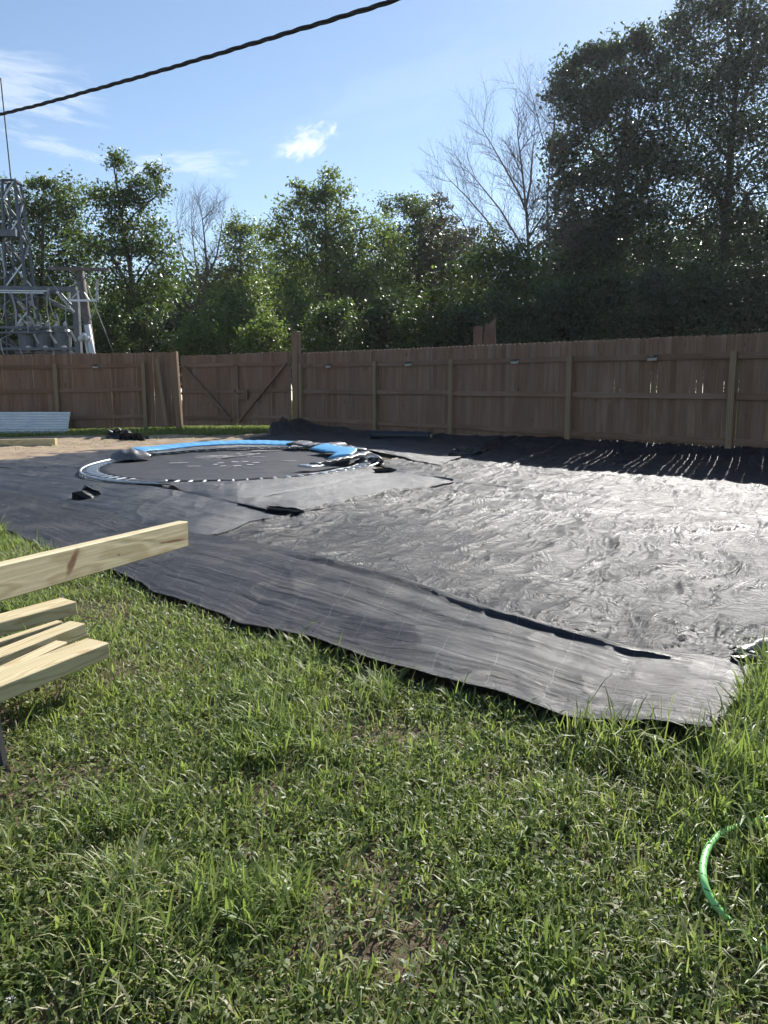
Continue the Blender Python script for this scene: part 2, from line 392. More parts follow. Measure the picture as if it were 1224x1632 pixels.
M['leaf_light'] = mat_leaf('leaf_light', [(0, (.042, .066, .02)), (.5, (.085, .125, .036)), (1, (.155, .195, .06))], (.27, .37, .06), .42)
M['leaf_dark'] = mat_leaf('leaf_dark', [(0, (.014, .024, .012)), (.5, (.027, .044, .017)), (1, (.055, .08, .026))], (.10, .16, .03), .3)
M['leaf_dull'] = mat_leaf('leaf_dull', [(0, (.05, .05, .035)), (.5, (.08, .082, .05)), (1, (.13, .12, .075))], (.18, .18, .07), .3)
M['grass'] = mat_leaf('grass_blade', [(0, (.055, .088, .020)), (.3, (.108, .155, .035)), (.6, (.178, .23, .06)), (.82, (.26, .29, .10)), (.93, (.36, .33, .18)), (1, (.5, .44, .3))], (.36, .47, .10), .42, .47, .42)
M['weed'] = mat_leaf('weed_leaf', [(0, (.055, .08, .026)), (.5, (.12, .15, .052)), (1, (.22, .24, .11))], (.32, .42, .08), .38, .5, .25)
#@@BUILD
# ================================================================== the setting
def build_ground():
    fx = np.arange(-14, 14.01, .12); fy = np.arange(-4, 24.01, .12)
    ox = np.array([.5, 1.2, 2.2, 4, 7, 12, 20, 35, 60, 110, 220, 500, 1200])
    xs = np.concatenate([-14 - ox[::-1], fx, 14 + ox]); ys = np.concatenate([-4 - ox[::-1], fy, 24 + ox])
    X, Y = np.meshgrid(xs, ys); Z = gh(X, Y)
    V = np.stack([X, Y, Z], -1).reshape(-1, 3); nx, ny = len(xs), len(ys)
    i = np.arange(nx - 1)[None, :] + np.arange(ny - 1)[:, None] * nx
    q = np.stack([i, i + 1, i + 1 + nx, i + nx], -1).reshape(-1, 4)
    o = link('ground', np_mesh('ground', V, q, np.full(len(q), 4), M['soil'], True)); tag(o, kind='structure')
build_ground()

def resample(P, n):
    P = np.asarray([(p[0], p[1]) for p in P], float); d = np.r_[0, np.cumsum(np.hypot(*np.diff(P, axis=0).T))]
    t = np.linspace(0, d[-1], n); return np.stack([np.interp(t, d, P[:, 0]), np.interp(t, d, P[:, 1])], -1), d[-1]
def smooth_line(Q, k):
    if k < 2: return Q
    w = np.hanning(2 * k + 1); w /= w.sum(); R = Q.copy()
    for c in range(2): 
        pad = np.r_[2 * Q[0, c] - Q[k:0:-1, c], Q[:, c], 2 * Q[-1, c] - Q[-2:-k - 2:-1, c]]
        R[:, c] = np.convolve(pad, w, 'valid')
    return R
def GP(lst): return [G(*p)[:2] if p[0] != 'w' else (p[1], p[2]) for p in lst]
TC = Vector((-2.2, 11.17)); TR = 2.15
def RIM(x, y, z):                     # cloth lying over the trampoline rim
    d = np.hypot(x - TC.x, y - TC.y); return np.where(d < 2.6, np.maximum(z, (plane(x, y) - gh(x, y)) + .083 * ss(2.6, 2.2, d)), z)
def ss(a, b, x): t = np.clip((x - a) / (b - a), 0, 1); return t * t * (3 - 2 * t)
def sheet(name, bottom, top, res, zf, mat, label, jag=.012, vres=None, v0=0.0, v1=1.0, smk=3, group='weed barrier sheets pieced together over the yard'):
    B = GP(bottom); T = GP(top); _, lb = resample(B, 2); _, lt = resample(T, 2); L_ = (lb + lt) / 2
    nu = max(8, int(max(lb, lt) / res)); Bq, _ = resample(B, nu); Tq, _ = resample(T, nu)
    Bq = smooth_line(Bq, smk); Tq = smooth_line(Tq, smk)
    Wd = np.mean(np.hypot(*(Tq - Bq).T)); nv = max(4, int(Wd / (vres or res)))
    u = np.linspace(0, 1, nu)[None, :]; v = np.linspace(v0, v1, nv)[:, None]
    dn = (Tq - Bq) / np.maximum(np.hypot(*(Tq - Bq).T), .05)[:, None]
    jb = (fbm(np.arange(nu) * res * 7, np.zeros(nu), 4, int(abs(B[0][0] * 31 + B[0][1] * 17)) % 97) - .5) * jag * 2
    jt = (fbm(np.arange(nu) * res * 7, np.ones(nu) * 9, 4, int(abs(T[0][0] * 29 + T[0][1] * 13)) % 89) - .5) * jag * 2
    Bq = Bq + dn * jb[:, None]; Tq = Tq + dn * jt[:, None]
    X = Bq[None, :, 0] * (1 - v) + Tq[None, :, 0] * v; Y = Bq[None, :, 1] * (1 - v) + Tq[None, :, 1] * v
    U = u + 0 * v; Vv = v + 0 * u
    Z = gh(X, Y) + zf(X, Y, U, Vv)
    c = np.array([X.mean(), Y.mean(), Z.min()])
    Vt = np.stack([X, Y, Z], -1).reshape(-1, 3) - c
    uv = np.stack([U * L_, Vv * Wd], -1).reshape(-1, 2)
    i = np.arange(nu - 1)[None, :] + np.arange(nv - 1)[:, None] * nu
    q = np.stack([i, i + 1, i + 1 + nu, i + nu], -1).reshape(-1, 4)
    o = link(name, np_mesh(name, Vt, q, np.full(len(q), 4), mat, True, None, uv), None, c)
    return tag(o, label, 'fabric', group)
def ridge(n): return 1 - np.abs(2 * n - 1)
def wr_gloss(x, y, amp=1.0):
    th = rad(38); s = x * math.sin(th) + y * math.cos(th); t = x * math.cos(th) - y * math.sin(th)
    w = (fbm(s * .8, t * .8, 3, 5) - .5) * .9; t = t + w; s = s + (fbm(s * .7, t * .7, 2, 8) - .5) * .8
    m = .25 + .95 * ss(.35, .62, fbm(x * .55, y * .55, 3, 21))
    z = .011 * ridge(vnoise(t * 3.6, s * .8, 1)) ** 3 + .010 * ridge(vnoise(t * 8.5, s * 2.2, 2)) ** 3 + .0065 * ridge(vnoise(t * 17, s * 5, 4)) ** 2
    z = z * m * 1.7 + .02 * (fbm(x * 1.1, y * 1.1, 2, 31) - .3)
    for (px, py, R, a0, k) in [(826, 1022, .75, .032, 6), (1000, 985, .5, .022, 7), (640, 950, .5, .020, 6), (860, 802, 1.0, .022, 6), (1140, 1035, .5, .03, 6), (520, 905, .5, .02, 6), (1210, 850, 1.0, .03, 6), (640, 800, .8, .025, 5)]:
        c = G(px, py); dx = x - c.x; dy = y - c.y; r = np.hypot(dx, dy); a = np.arctan2(dy, dx) + .5 * (fbm(x * 2, y * 2, 2, 40) - .5)
        z = z + a0 * ridge(vnoise(a * k / 1.6 + 40, r * 1.2 + k, 6)) ** 2 * np.exp(-(r / R) ** 2) * np.clip(r / .15, 0.2, 1)
    return z * amp
def wr_flat(x, y):
    th = rad(-52); s = x * math.sin(th) + y * math.cos(th); t = x * math.cos(th) - y * math.sin(th)
    t = t + (fbm(s * .5, t * .5, 2, 9) - .5) * .5
    return .014 * ridge(vnoise(t * 2.4, s * .35, 11)) ** 2 + .005 * ridge(vnoise(t * 8, s * .8, 12)) ** 2 + .018 * fbm(x * 1.3, y * 1.3, 3, 13) + .006 * ridge(vnoise(x * 3.1 + t, y * 3.1, 15)) ** 3

A_LOW = [(-330, 705), (-160, 775), (0, 851), (69, 882), (172, 917), (223, 941), (247, 960), (285, 968), (352, 993), (378, 1010), (427, 1024), (483, 1042), (522, 1058), (571, 1078), (610, 1091), (700, 1112), (800, 1133), (904, 1171), (994, 1192), (1060, 1207), (1129, 1221)]
A_TOP = [(-330, 680), (-160, 732), (0, 780), (20, 785), (90, 800), (150, 815), (230, 838), (310, 858), (345, 863), (430, 880), (500, 896), (600, 922), (700, 953), (800, 988), (930, 1022), (1008, 1048), (1100, 1060), (1160, 1070), (1196, 1080)]
def u_of(px):
    L_ = 0
    for line in (A_LOW, A_TOP):
        P = np.array(GP(line)); d = np.r_[0, np.cumsum(np.hypot(*np.diff(P, axis=0).T))]; L_ += np.interp(px, [q[0] for q in line], d / d[-1]) / 2
    return L_
UA = [float(u_of(q)) for q in (360, 470, 960, 1010, 600, 720, 1090)]
def zA(x, y, u, v):
    lift = .035 * ss(.12, 0, v) * ss(UA[0], UA[4], u) * (.5 + fbm(u * 30, v * 0, 2, 3)) + .012 * ss(.05, 0, v)
    fold = ss(UA[0], UA[1], u) * ss(UA[3] + .02, UA[2], u) * .040 * (.9 + .2 * fbm(u * 25, u * 0, 2, 2)) * np.exp(-((v - .945 + .008 * np.sin(u * 40)) / .040) ** 2)
    fold += .03 * ss(UA[1], UA[4], u) * np.exp(-((v - .30 - .1 * np.sin(u * 9)) / .09) ** 2) + .035 * ss(UA[4], UA[5], u) * np.exp(-((v - .14 - .05 * np.sin(u * 14)) / .07) ** 2)
    tip = .02 * ss(UA[2], UA[3], u) * ss(.9, 1, v) + .05 * ss(.97, 1, u) * ss(.35, .1, v)
    st = .017 * np.sin(np.pi * vnoise(v * 6 + .6 * fbm(u * 8, v * 2, 2, 6), u * 9, 44)) ** 4 + .004 * np.sin(np.pi * vnoise(v * 22 + fbm(u * 14, v * 2, 2, 6), u * 26, 45)) ** 2
    return .018 + st * ss(UA[0] - .1, UA[1], u) * ss(0, .08, v) + wr_flat(x, y) * (1 - .4 * ss(.85, 1, v)) + lift + fold + tip
sheet('weed_barrier_strip', A_LOW, A_TOP, .02, zA, M['fabric_line'], 'long black weed barrier strip with thin white grid lines, along the lawn edge', .014)
B_TOP = [(-330, 676), (-160, 712), (0, 742), (80, 746), (145, 752), (200, 768), (260, 774), (295, 786), (335, 797), (380, 806), (425, 815), (468, 823)]
B_BOT = [(-330, 684), (-160, 736), (0, 784), (20, 789), (90, 804), (150, 819), (230, 842), (300, 860), (345, 855), (390, 842), (430, 834), (470, 826)]
sheet('weed_barrier_sheet', B_BOT, B_TOP, .028, lambda x, y, u, v: .008 + wr_flat(x + 3, y + 1) * (.25 + .75 * ss(0, .15, v)) + .03 * ss(.95, 1, v) * fbm(u * 40, u * 3, 3, 4), M['fabric'], 'black weed barrier sheet under the torn plastic bag, between lawn strip and trampoline', .018)
F_TOP = [(-330, 690), (-160, 717), (0, 737), (40, 731), (82, 726), (143, 721), (250, 713), (330, 707), (400, 699), (440, 691), (468, 687)]
F_BOT = [(-330, 694), (-160, 722), (0, 747), (60, 750), (130, 749), (180, 745), (250, 742), (330, 738), (400, 730), (440, 722), (475, 714)]
sheet('weed_barrier_sheet', F_BOT, F_TOP, .035, lambda x, y, u, v: .014 + wr_flat(x - 5, y + 4) + .05 * ss(.1, 0, v) * ss(.46, .52, u) * ss(.66, .6, u) * (.4 + fbm(u * 60, u, 2, 6)), M['fabric'], 'black weed barrier sheet between the bare dirt strip and the trampoline', .03)
C_BOT = [(250, 772), (290, 786), (335, 796), (380, 804), (440, 792), (500, 780), (560, 768), (618, 756)]
C_TOP = [('w', TC.x + 2.13 * math.cos(rad(a)), TC.y + 2.13 * math.sin(rad(a))) for a in (238, 255, 270, 285, 300, 315, 330, 338)]
sheet('weed_barrier_sheet', C_BOT, C_TOP, .025, lambda x, y, u, v: RIM(x, y, .014 + wr_flat(x, y - 6) * .7 + .01 * ss(.1, 0, v) * fbm(u * 40, u, 3, 8)), M['fabric'], 'small black weed barrier sheet tucked against the near rim of the trampoline', .03)
C2_BOT = [(380, 808), (425, 817), (470, 825), (520, 815), (560, 805), (640, 788), (722, 772)]
C2_TOP = [(378, 800), (410, 797), (440, 789), (500, 777), (560, 765), (615, 753), (690, 763), (722, 769)]
sheet('weed_barrier_sheet', C2_BOT, C2_TOP, .025, lambda x, y, u, v: .018 + wr_flat(x - 2, y + 9) * .7 + .02 * ss(.9, 1, v) * ss(0, .1, u) + .012 * ss(.1, 0, v), M['fabric'], 'narrow black weed barrier sheet with a raised frayed corner beside the glossy sheet', .02)
D_BOT = [(345, 866), (430, 884), (500, 900), (600, 926), (700, 957), (800, 992), (930, 1026), (1008, 1051), (1100, 1066), (1196, 1084), (1300, 1075), (1500, 1085)]
D_TOP = [(345, 860), (400, 838), (470, 824), (560, 803), (640, 786), (720, 771), (790, 777), (900, 792), (1018, 806), (1120, 818), (1224, 832), (1500, 872)]
sheet('weed_barrier_sheet', D_BOT, D_TOP, .017, lambda x, y, u, v: .008 + wr_gloss(x, y) * (.12 + .88 * ss(0, .05, v)) * (.3 + .7 * ss(0, .12, u)) + .02 * ss(.985, 1, v), M['fabric_gloss'], 'wide glossy wrinkled black weed barrier sheet glaring in the sun', .012, v0=-.02)
D2_BOT = [(598, 742), (640, 757), (720, 773), (790, 780), (900, 795), (1018, 809), (1120, 821), (1224, 836), (1500, 877)]
D2_TOP = [(640, 732), (690, 743), (745, 731), (800, 709), (914, 715), (1040, 723), (1160, 732), (1224, 737), (1500, 757)]
sheet('weed_barrier_sheet', D2_BOT, D2_TOP, .03, lambda x, y, u, v: .016 + wr_gloss(x + 7, y - 3, .8) * (.15 + .85 * ss(0, .06, v)) + (.10 + .08 * fbm(u * 22, v * 2, 2, 4)) * ss(.86, 1, v) * ss(.2, .3, u), M['fabric_gloss'], 'black weed barrier sheet bunched along the foot of the long fence', .02)
E_BOT = [(400, 726), (450, 724), (520, 722), (580, 724), (620, 730), (660, 739), (700, 746), (745, 733), (800, 714)]
E_TOP = [(432, 694), (455, 688), (474, 685.5), (520, 690), (584, 695.5), (640, 699), (700, 702), (760, 706), (800, 708)]
sheet('weed_barrier_sheet', E_BOT, E_TOP, .035, lambda x, y, u, v: .026 + wr_flat(x + 9, y) * 1.3 + (.10 + .16 * ss(.35, .15, u)) * ss(.72, 1, v) * (.4 + fbm(u * 18, v * 3, 3, 14)), M['fabric'], 'black weed barrier sheet heaped beside the tall gate post behind the trampoline', .03)

# bare dirt between the lawn strip and the fabric
def dirt():
    xs = np.arange(-19, -1.6, .06); ys = np.arange(10.6, 17.9, .05); X, Y = np.meshgrid(xs, ys)
    lo = np.interp(X, *np.array([(p.x, p.y) for p in [G(*q) for q in F_TOP]]).T) - .7
    hi = np.interp(X, [-19, -7.5, -5.5, -4, -1.6], [17.35, 17.2, 17.0, 16.9, 16.9]) + (fbm(X * 1.5, Y * 0 + 2, 3, 77) - .5) * .8
    e = np.minimum(ss(0, .3, Y - lo), ss(0, .3, hi - Y))
    cl = fbm(X * 5, Y * 5, 4, 51); Z = gh(X, Y) + .004 + e * (.006 + .05 * cl ** 2 + .025 * ridge(vnoise(X * .6, Y * 5.5, 3))) - .05 * (1 - e)
    V = np.stack([X, Y, Z], -1).reshape(-1, 3); nx, ny = len(xs), len(ys)
    i = np.arange(nx - 1)[None, :] + np.arange(ny - 1)[:, None] * nx
    q = np.stack([i, i + 1, i + 1 + nx, i + nx], -1).reshape(-1, 4)
    tag(link('dirt_strip', np_mesh('dirt_strip', V, q, np.full(len(q), 4), M['dirt'], True)), kind='structure')
dirt()

# ================================================================== the fence
PICK = []
def picket_mesh(w, h, t=.015):
    c = min(.024, w * .26); o = [(-w / 2, 0), (w / 2, 0), (w / 2, h - c), (w / 2 - c, h), (-w / 2 + c, h), (-w / 2, h - c)]
    vs = [(x, -t / 2, z) for x, z in o] + [(x, t / 2, z) for x, z in o]
    fs = [(0, 1, 2, 3, 4, 5), (11, 10, 9, 8, 7, 6)] + [(i, i + 6, (i + 1) % 6 + 6, (i + 1) % 6) for i in range(6)]
    b = MB(); b.add(vs, fs); return b.mesh('picket', M['cedar'])
PITCH_P = .1017
for w in (.0972, .0985, .0996, .1004): PICK.append(picket_mesh(w, 1.80))
PICKN = [picket_mesh(w, 1.80) for w in (.0905, .0935, .0965, .0985)]
RAILM = {}
def rail_between(p, q, root, name='rail', w=.038, h=.089, mat='cedar'):
    p = Vector(p); q = Vector(q); d = q - p; L_ = d.length; key = (round(L_, 2), w, h, mat)
    if key not in RAILM:
        b = MB(); b.box((0, 0, 0), (w, h, L_)); RAILM[key] = b.mesh(name, M[mat], bevel=.003)
    o = link(name, RAILM[key], root, (p + q) / 2 - root.location)
    z = d.normalized(); y = Vector((0, 0, 1)) - z * z.z; 
    if y.length < .05: y = Vector((0, 1, 0))
    y.normalize(); x = y.cross(z); o.rotation_euler = Matrix((x, y, z)).transposed().to_euler()
    return o
def post(pos, h, s, root, mat, ang, name='post', lean=(0, 0)):
    b = MB(); b.box((0, 0, h / 2 - .15), (s, s, h + .3)); o = link(name, b.mesh(name, M[mat], bevel=.004), root, Vector(pos) - root.location)
    o.rotation_euler = (lean[0], lean[1], ang); return o
def fence(name, A, Bv, posts, label, hs=1.83, gap=.0, narrow=None):
    A = Vector((A[0], A[1], 0)); Bv = Vector((Bv[0], Bv[1], 0)); d = (Bv - A); L_ = d.length; d.normalize(); ang = math.atan2(d.y, d.x)
    n = Vector((-d.y, d.x, 0))                        # far side
    if n.y < 0: n = -n
    mid = A + d * L_ / 2; root = empty(name, (mid.x, mid.y, ghf(mid.x, mid.y)))
    tag(root, label, 'fence', 'board fences around the yard')
    k = int(L_ / PITCH_P); drift = 0
    for i in range(k):
        s = (i + .5) * PITCH_P; p = A + d * s + n * .0465
        z = float(plane(p.x, p.y)) + gap + random.uniform(-.008, .008)
        o = link('picket', random.choice(PICK) if not (narrow and s > narrow) else random.choice(PICKN), root, Vector((p.x, p.y, z)) - root.location)
        o.rotation_euler = (0, random.uniform(-.0022, .0022), ang + random.uniform(-.012, .012)); o.scale = (1, 1, hs / 1.83)
    for zc in (1.50, .915, .27):
        for a, b in zip(posts[:-1], posts[1:]):
            p = A + d * (a + .044) + n * .018; q = A + d * (b - .044) + n * .018; j = random.uniform(-.012, .012)
            p.z = float(plane(p.x, p.y)) + zc + gap + j; q.z = float(plane(q.x, q.y)) + zc + gap + random.uniform(-.012, .012)
            rail_between(p, q, root)
    for s in posts:
        p = A + d * s - n * .005; p.z = float(plane(p.x, p.y))
        post(p, 1.555 + gap, .089, root, 'post', ang, lean=(random.uniform(-.006, .006), random.uniform(-.008, .008)))
    return root, A, d, n
GR = Vector((-2.05, 17.96, 0)); RE = Vector((5.02, 10.98, 0)); RD = (RE - GR).normalized()
pr = []
for P_ in [(-.37, 15.92), (1.38, 14.74), (3.26, 12.98), (5.02, 10.98)]:
    pr.append((Vector((*P_, 0)) - GR).dot(RD))
pr = [.16] + pr + [pr[-1] + 2.5, pr[-1] + 5.0]
RB = GR + RD * (pr[-1] + .1)
RA = GR + RD * .13
fr_root, RFA, RFD, RFN = fence('board_fence', (RA.x, RA.y), (RB.x, RB.y), [s - .13 for s in pr], 'long brown dog-eared board fence running from the tall gate post along the fabric', narrow=7.6)
LA = Vector((-19.2, 17.65, 0)); LB = Vector((-5.02, 18.62, 0))
ll = (LB - LA).length
fl_root, LFA, LFD, LFN = fence('board_fence', (LA.x, LA.y), (LB.x, LB.y), [.05, 2.45, 4.9, 7.36, 9.27, 11.32, 13.4], 'brown dog-eared board fence behind the corrugated metal panel', gap=.09)

# gate: two leaves and two posts
GL = Vector((-4.92, 18.55, 0)); GRp = Vector((-2.17, 17.99, 0)); gd = (GRp - GL); gl = gd.length; gd.normalize(); gn = Vector((-gd.y, gd.x, 0)); gang = math.atan2(gd.y, gd.x)
b = MB(); pz = float(plane(GR.x, GR.y)); b.box((0, 0, 1.02), (.165, .165, 2.55)); o = b.mesh('gate_post', M['gatepost'], bevel=.006)
gp = link('gate_post', o, None, (GR.x, GR.y, pz)); gp.rotation_euler = (0, 0, rad(-30)); tag(gp, 'tall thick wooden gate post rising above the fence tops', 'post')
b = MB(); b.box((0, 0, .87), (.14, .14, 2.05)); gp2 = link('gate_post', b.mesh('gate_post', M['gatepost'], bevel=.006), None, (GL.x - .09, GL.y + .03, float(plane(GL.x, GL.y)))); gp2.rotation_euler = (0, rad(-2.0), rad(-8)); tag(gp2, 'shorter leaning wooden gate post beside the propped plank', 'post')
b = MB(); b.box((0, 0, .87), (.085, .035, 1.75)); lp = link('leaning_plank', b.mesh('leaning_plank', M['post'], bevel=.003), None, (GL.x - .36, GL.y - .12, float(plane(GL.x, GL.y)))); lp.rotation_euler = (rad(-2.5), rad(-6.5), rad(4)); tag(lp, 'slim plank propped against the shorter gate post', 'plank')
def leaf(s0, s1, left, label):
    m = GL + gd * (s0 + s1) / 2; root = empty('gate', (m.x, m.y, float(plane(m.x, m.y)))); tag(root, label, 'gate', 'gate leaves closing the yard')
    k = int(round((s1 - s0) / .1)); pw = (s1 - s0) / k
    def zb(s): q = GL + gd * s; return float(plane(q.x, q.y)) + .12
    for i in range(k):
        s = s0 + (i + .5) * pw; p = GL + gd * s + gn * .028
        o = link('picket', PICK[i % 4], root, Vector((p.x, p.y, zb(s) + random.uniform(-.006, .006))) - root.location); o.rotation_euler = (0, 0, gang + random.uniform(-.008, .008)); o.scale = (pw / .1015, 1, .935 + (.03 * (s / gl) ** 2 if not left else 0))
    def P(s, z, o=0.0): q = GL + gd * s - gn * o; return Vector((q.x, q.y, zb(s) + z))
    for z in (1.44, .82, .19): rail_between(P(s0 + .02, z), P(s1 - .02, z), root)
    a, c = ((s0 + .1, 1.44), (s1 - .12, .13)) if left else ((s1 - .08, 1.46), (s0 + .06, .10))
    b = MB(); b.bar(P(a[0], a[1], .04), P(c[0], c[1], .04), .038, .085, up=gn); b.part('brace', M['cedar'], root)
    if left:
        for t in np.linspace(.18, .97, 11):
            s = a[0] + (c[0] - a[0]) * t; z = a[1] + (c[1] - a[1]) * t
            b = MB(); q = P(s, z + .02, .064); b.lathe([(.004, 0), (.011, .002), (.011, .005), (.004, .007)], 8, q, Matrix.Rotation(rad(90), 3, 'X')); b.part('screw_head', M['galv'], root)
    else:
        b = MB(); b.box(P(s0 + .045, .80, .045), (.05, .03, 1.3), Matrix.Rotation(gang, 3, 'Z')); b.part('stile', M['cedar'], root)
        b = MB(); b.box(P(s0 + .19, .74, .05), (.23, .05, .23), Matrix.Rotation(gang, 3, 'Z')); lb = b.part('latch_board', M['cedar'], root, bevel=.004)
        b = MB(); b.box(P(s0 + .12, .76, .08), (.16, .012, .03), Matrix.Rotation(gang, 3, 'Z')); b.sub('latch_bolt', M['darksteel'], lb, root)
leaf(-.01, gl / 2 - .006, True, 'gate leaf with a screw-dotted diagonal brace')
leaf(gl / 2 + .006, gl - .03, False, 'gate leaf carrying the latch board and a plain diagonal brace')

# small lamps under the top rail
def lamp(px, line, label):
    A, d, n = line; r = ray(px, 570)
    # intersection of the viewing column with the fence line
    den = d.x * r.y - d.y * r.x; s = (A.y * r.x - A.x * r.y) / den
    p = A + d * s - n * .002; z = float(plane(p.x, p.y)) + 1.475 + (.09 if line[0] is LFA else 0); ang = math.atan2(d.y, d.x)
    root = empty('fence_lamp', (p.x, p.y, z)); tag(root, label, 'lamp', 'small lamps fixed under the top rails'); R = Matrix.Rotation(ang, 3, 'Z')
    sgn = -1
    b = MB(); vs = [(-.075, 0, .055), (.075, 0, .055), (.08, sgn * .10, .022), (-.08, sgn * .10, .022), (-.075, 0, .042), (.075, 0, .042), (.08, sgn * .10, .008), (-.08, sgn * .10, .008)]
    b.add([Vector(root.location) + R @ Vector(v) for v in vs], [(0, 1, 2, 3), (7, 6, 5, 4), (3, 2, 6, 7), (1, 5, 6, 2), (0, 3, 7, 4), (0, 4, 5, 1)]); b.part('cap', M['cap'], root)
    b = MB(); pts = [(-.07, 0), (-.07, -.06), (-.045, -.085), (0, -.095), (.045, -.085), (.07, -.06), (.07, 0)]
    vs = [(x, y, .012 + .03 * (1 + y / .1)) for x, y in pts] + [(x * .93, y * .85, -.028) for x, y in pts]; k = len(pts)
    b.add([Vector(root.location) + R @ Vector(v) for v in vs], [tuple(range(k)), tuple(reversed(range(k, 2 * k)))] + [(i, i + k, (i + 1) % k + k, (i + 1) % k) for i in range(k)]); b.part('diffuser', M['lamp'], root)
lamp(152, (LFA, LFD, LFN), 'small frosted fence lamp on the fence behind the corrugated panel')
lamp(525, (RFA, RFD, RFN), 'small frosted fence lamp in the first fence bay beside the tall gate post')
lamp(652, (RFA, RFD, RFN), 'small frosted fence lamp in the fence bay above the black fabric roll')
lamp(822, (RFA, RFD, RFN), 'small frosted fence lamp in the third fence bay from the tall gate post')
lamp(1041, (RFA, RFD, RFN), 'small frosted fence lamp in the fourth fence bay from the tall gate post')
# planks standing behind the fence
def plank(px0, px1, ytop, Y, lean, label, dark=False, peak=0):
    c = at((px0 + px1) / 2, ytop, Y); w = (px1 - px0) * Y / FPX; z0 = float(plane(c.x, Y)); h = c.z - z0
    b = MB(); vs = [(-w / 2, -.02, -.1), (w / 2, -.02, -.1), (w / 2, -.02, h + peak), (-w / 2, -.02, h - peak)]; vs += [(x, .02, z) for x, y, z in vs]
    b.add(vs, [(0, 1, 2, 3), (7, 6, 5, 4), (3, 2, 6, 7), (1, 5, 6, 2), (0, 3, 7, 4), (0, 4, 5, 1)])
    o = link('scrap_plank', b.mesh('scrap_plank', M['scrap'], bevel=.003), None, (c.x - math.tan(lean) * h * -1 if lean else c.x, Y, z0)); o.rotation_euler = (0, -lean if lean else 0, rad(-12)); tag(o, label, 'plank', 'scrap planks behind the long fence')
plank(755, 769, 520, 15.1, 0, 'upright scrap plank with a square flat top, poking above the long fence')
plank(773, 781, 517, 15.25, rad(-4), 'scrap plank tilted beside the square topped one above the long fence', peak=.01)
plank(776, 789, 513, 15.4, rad(3), 'thin scrap plank cut to a point, behind the two planks above the long fence', peak=.07)
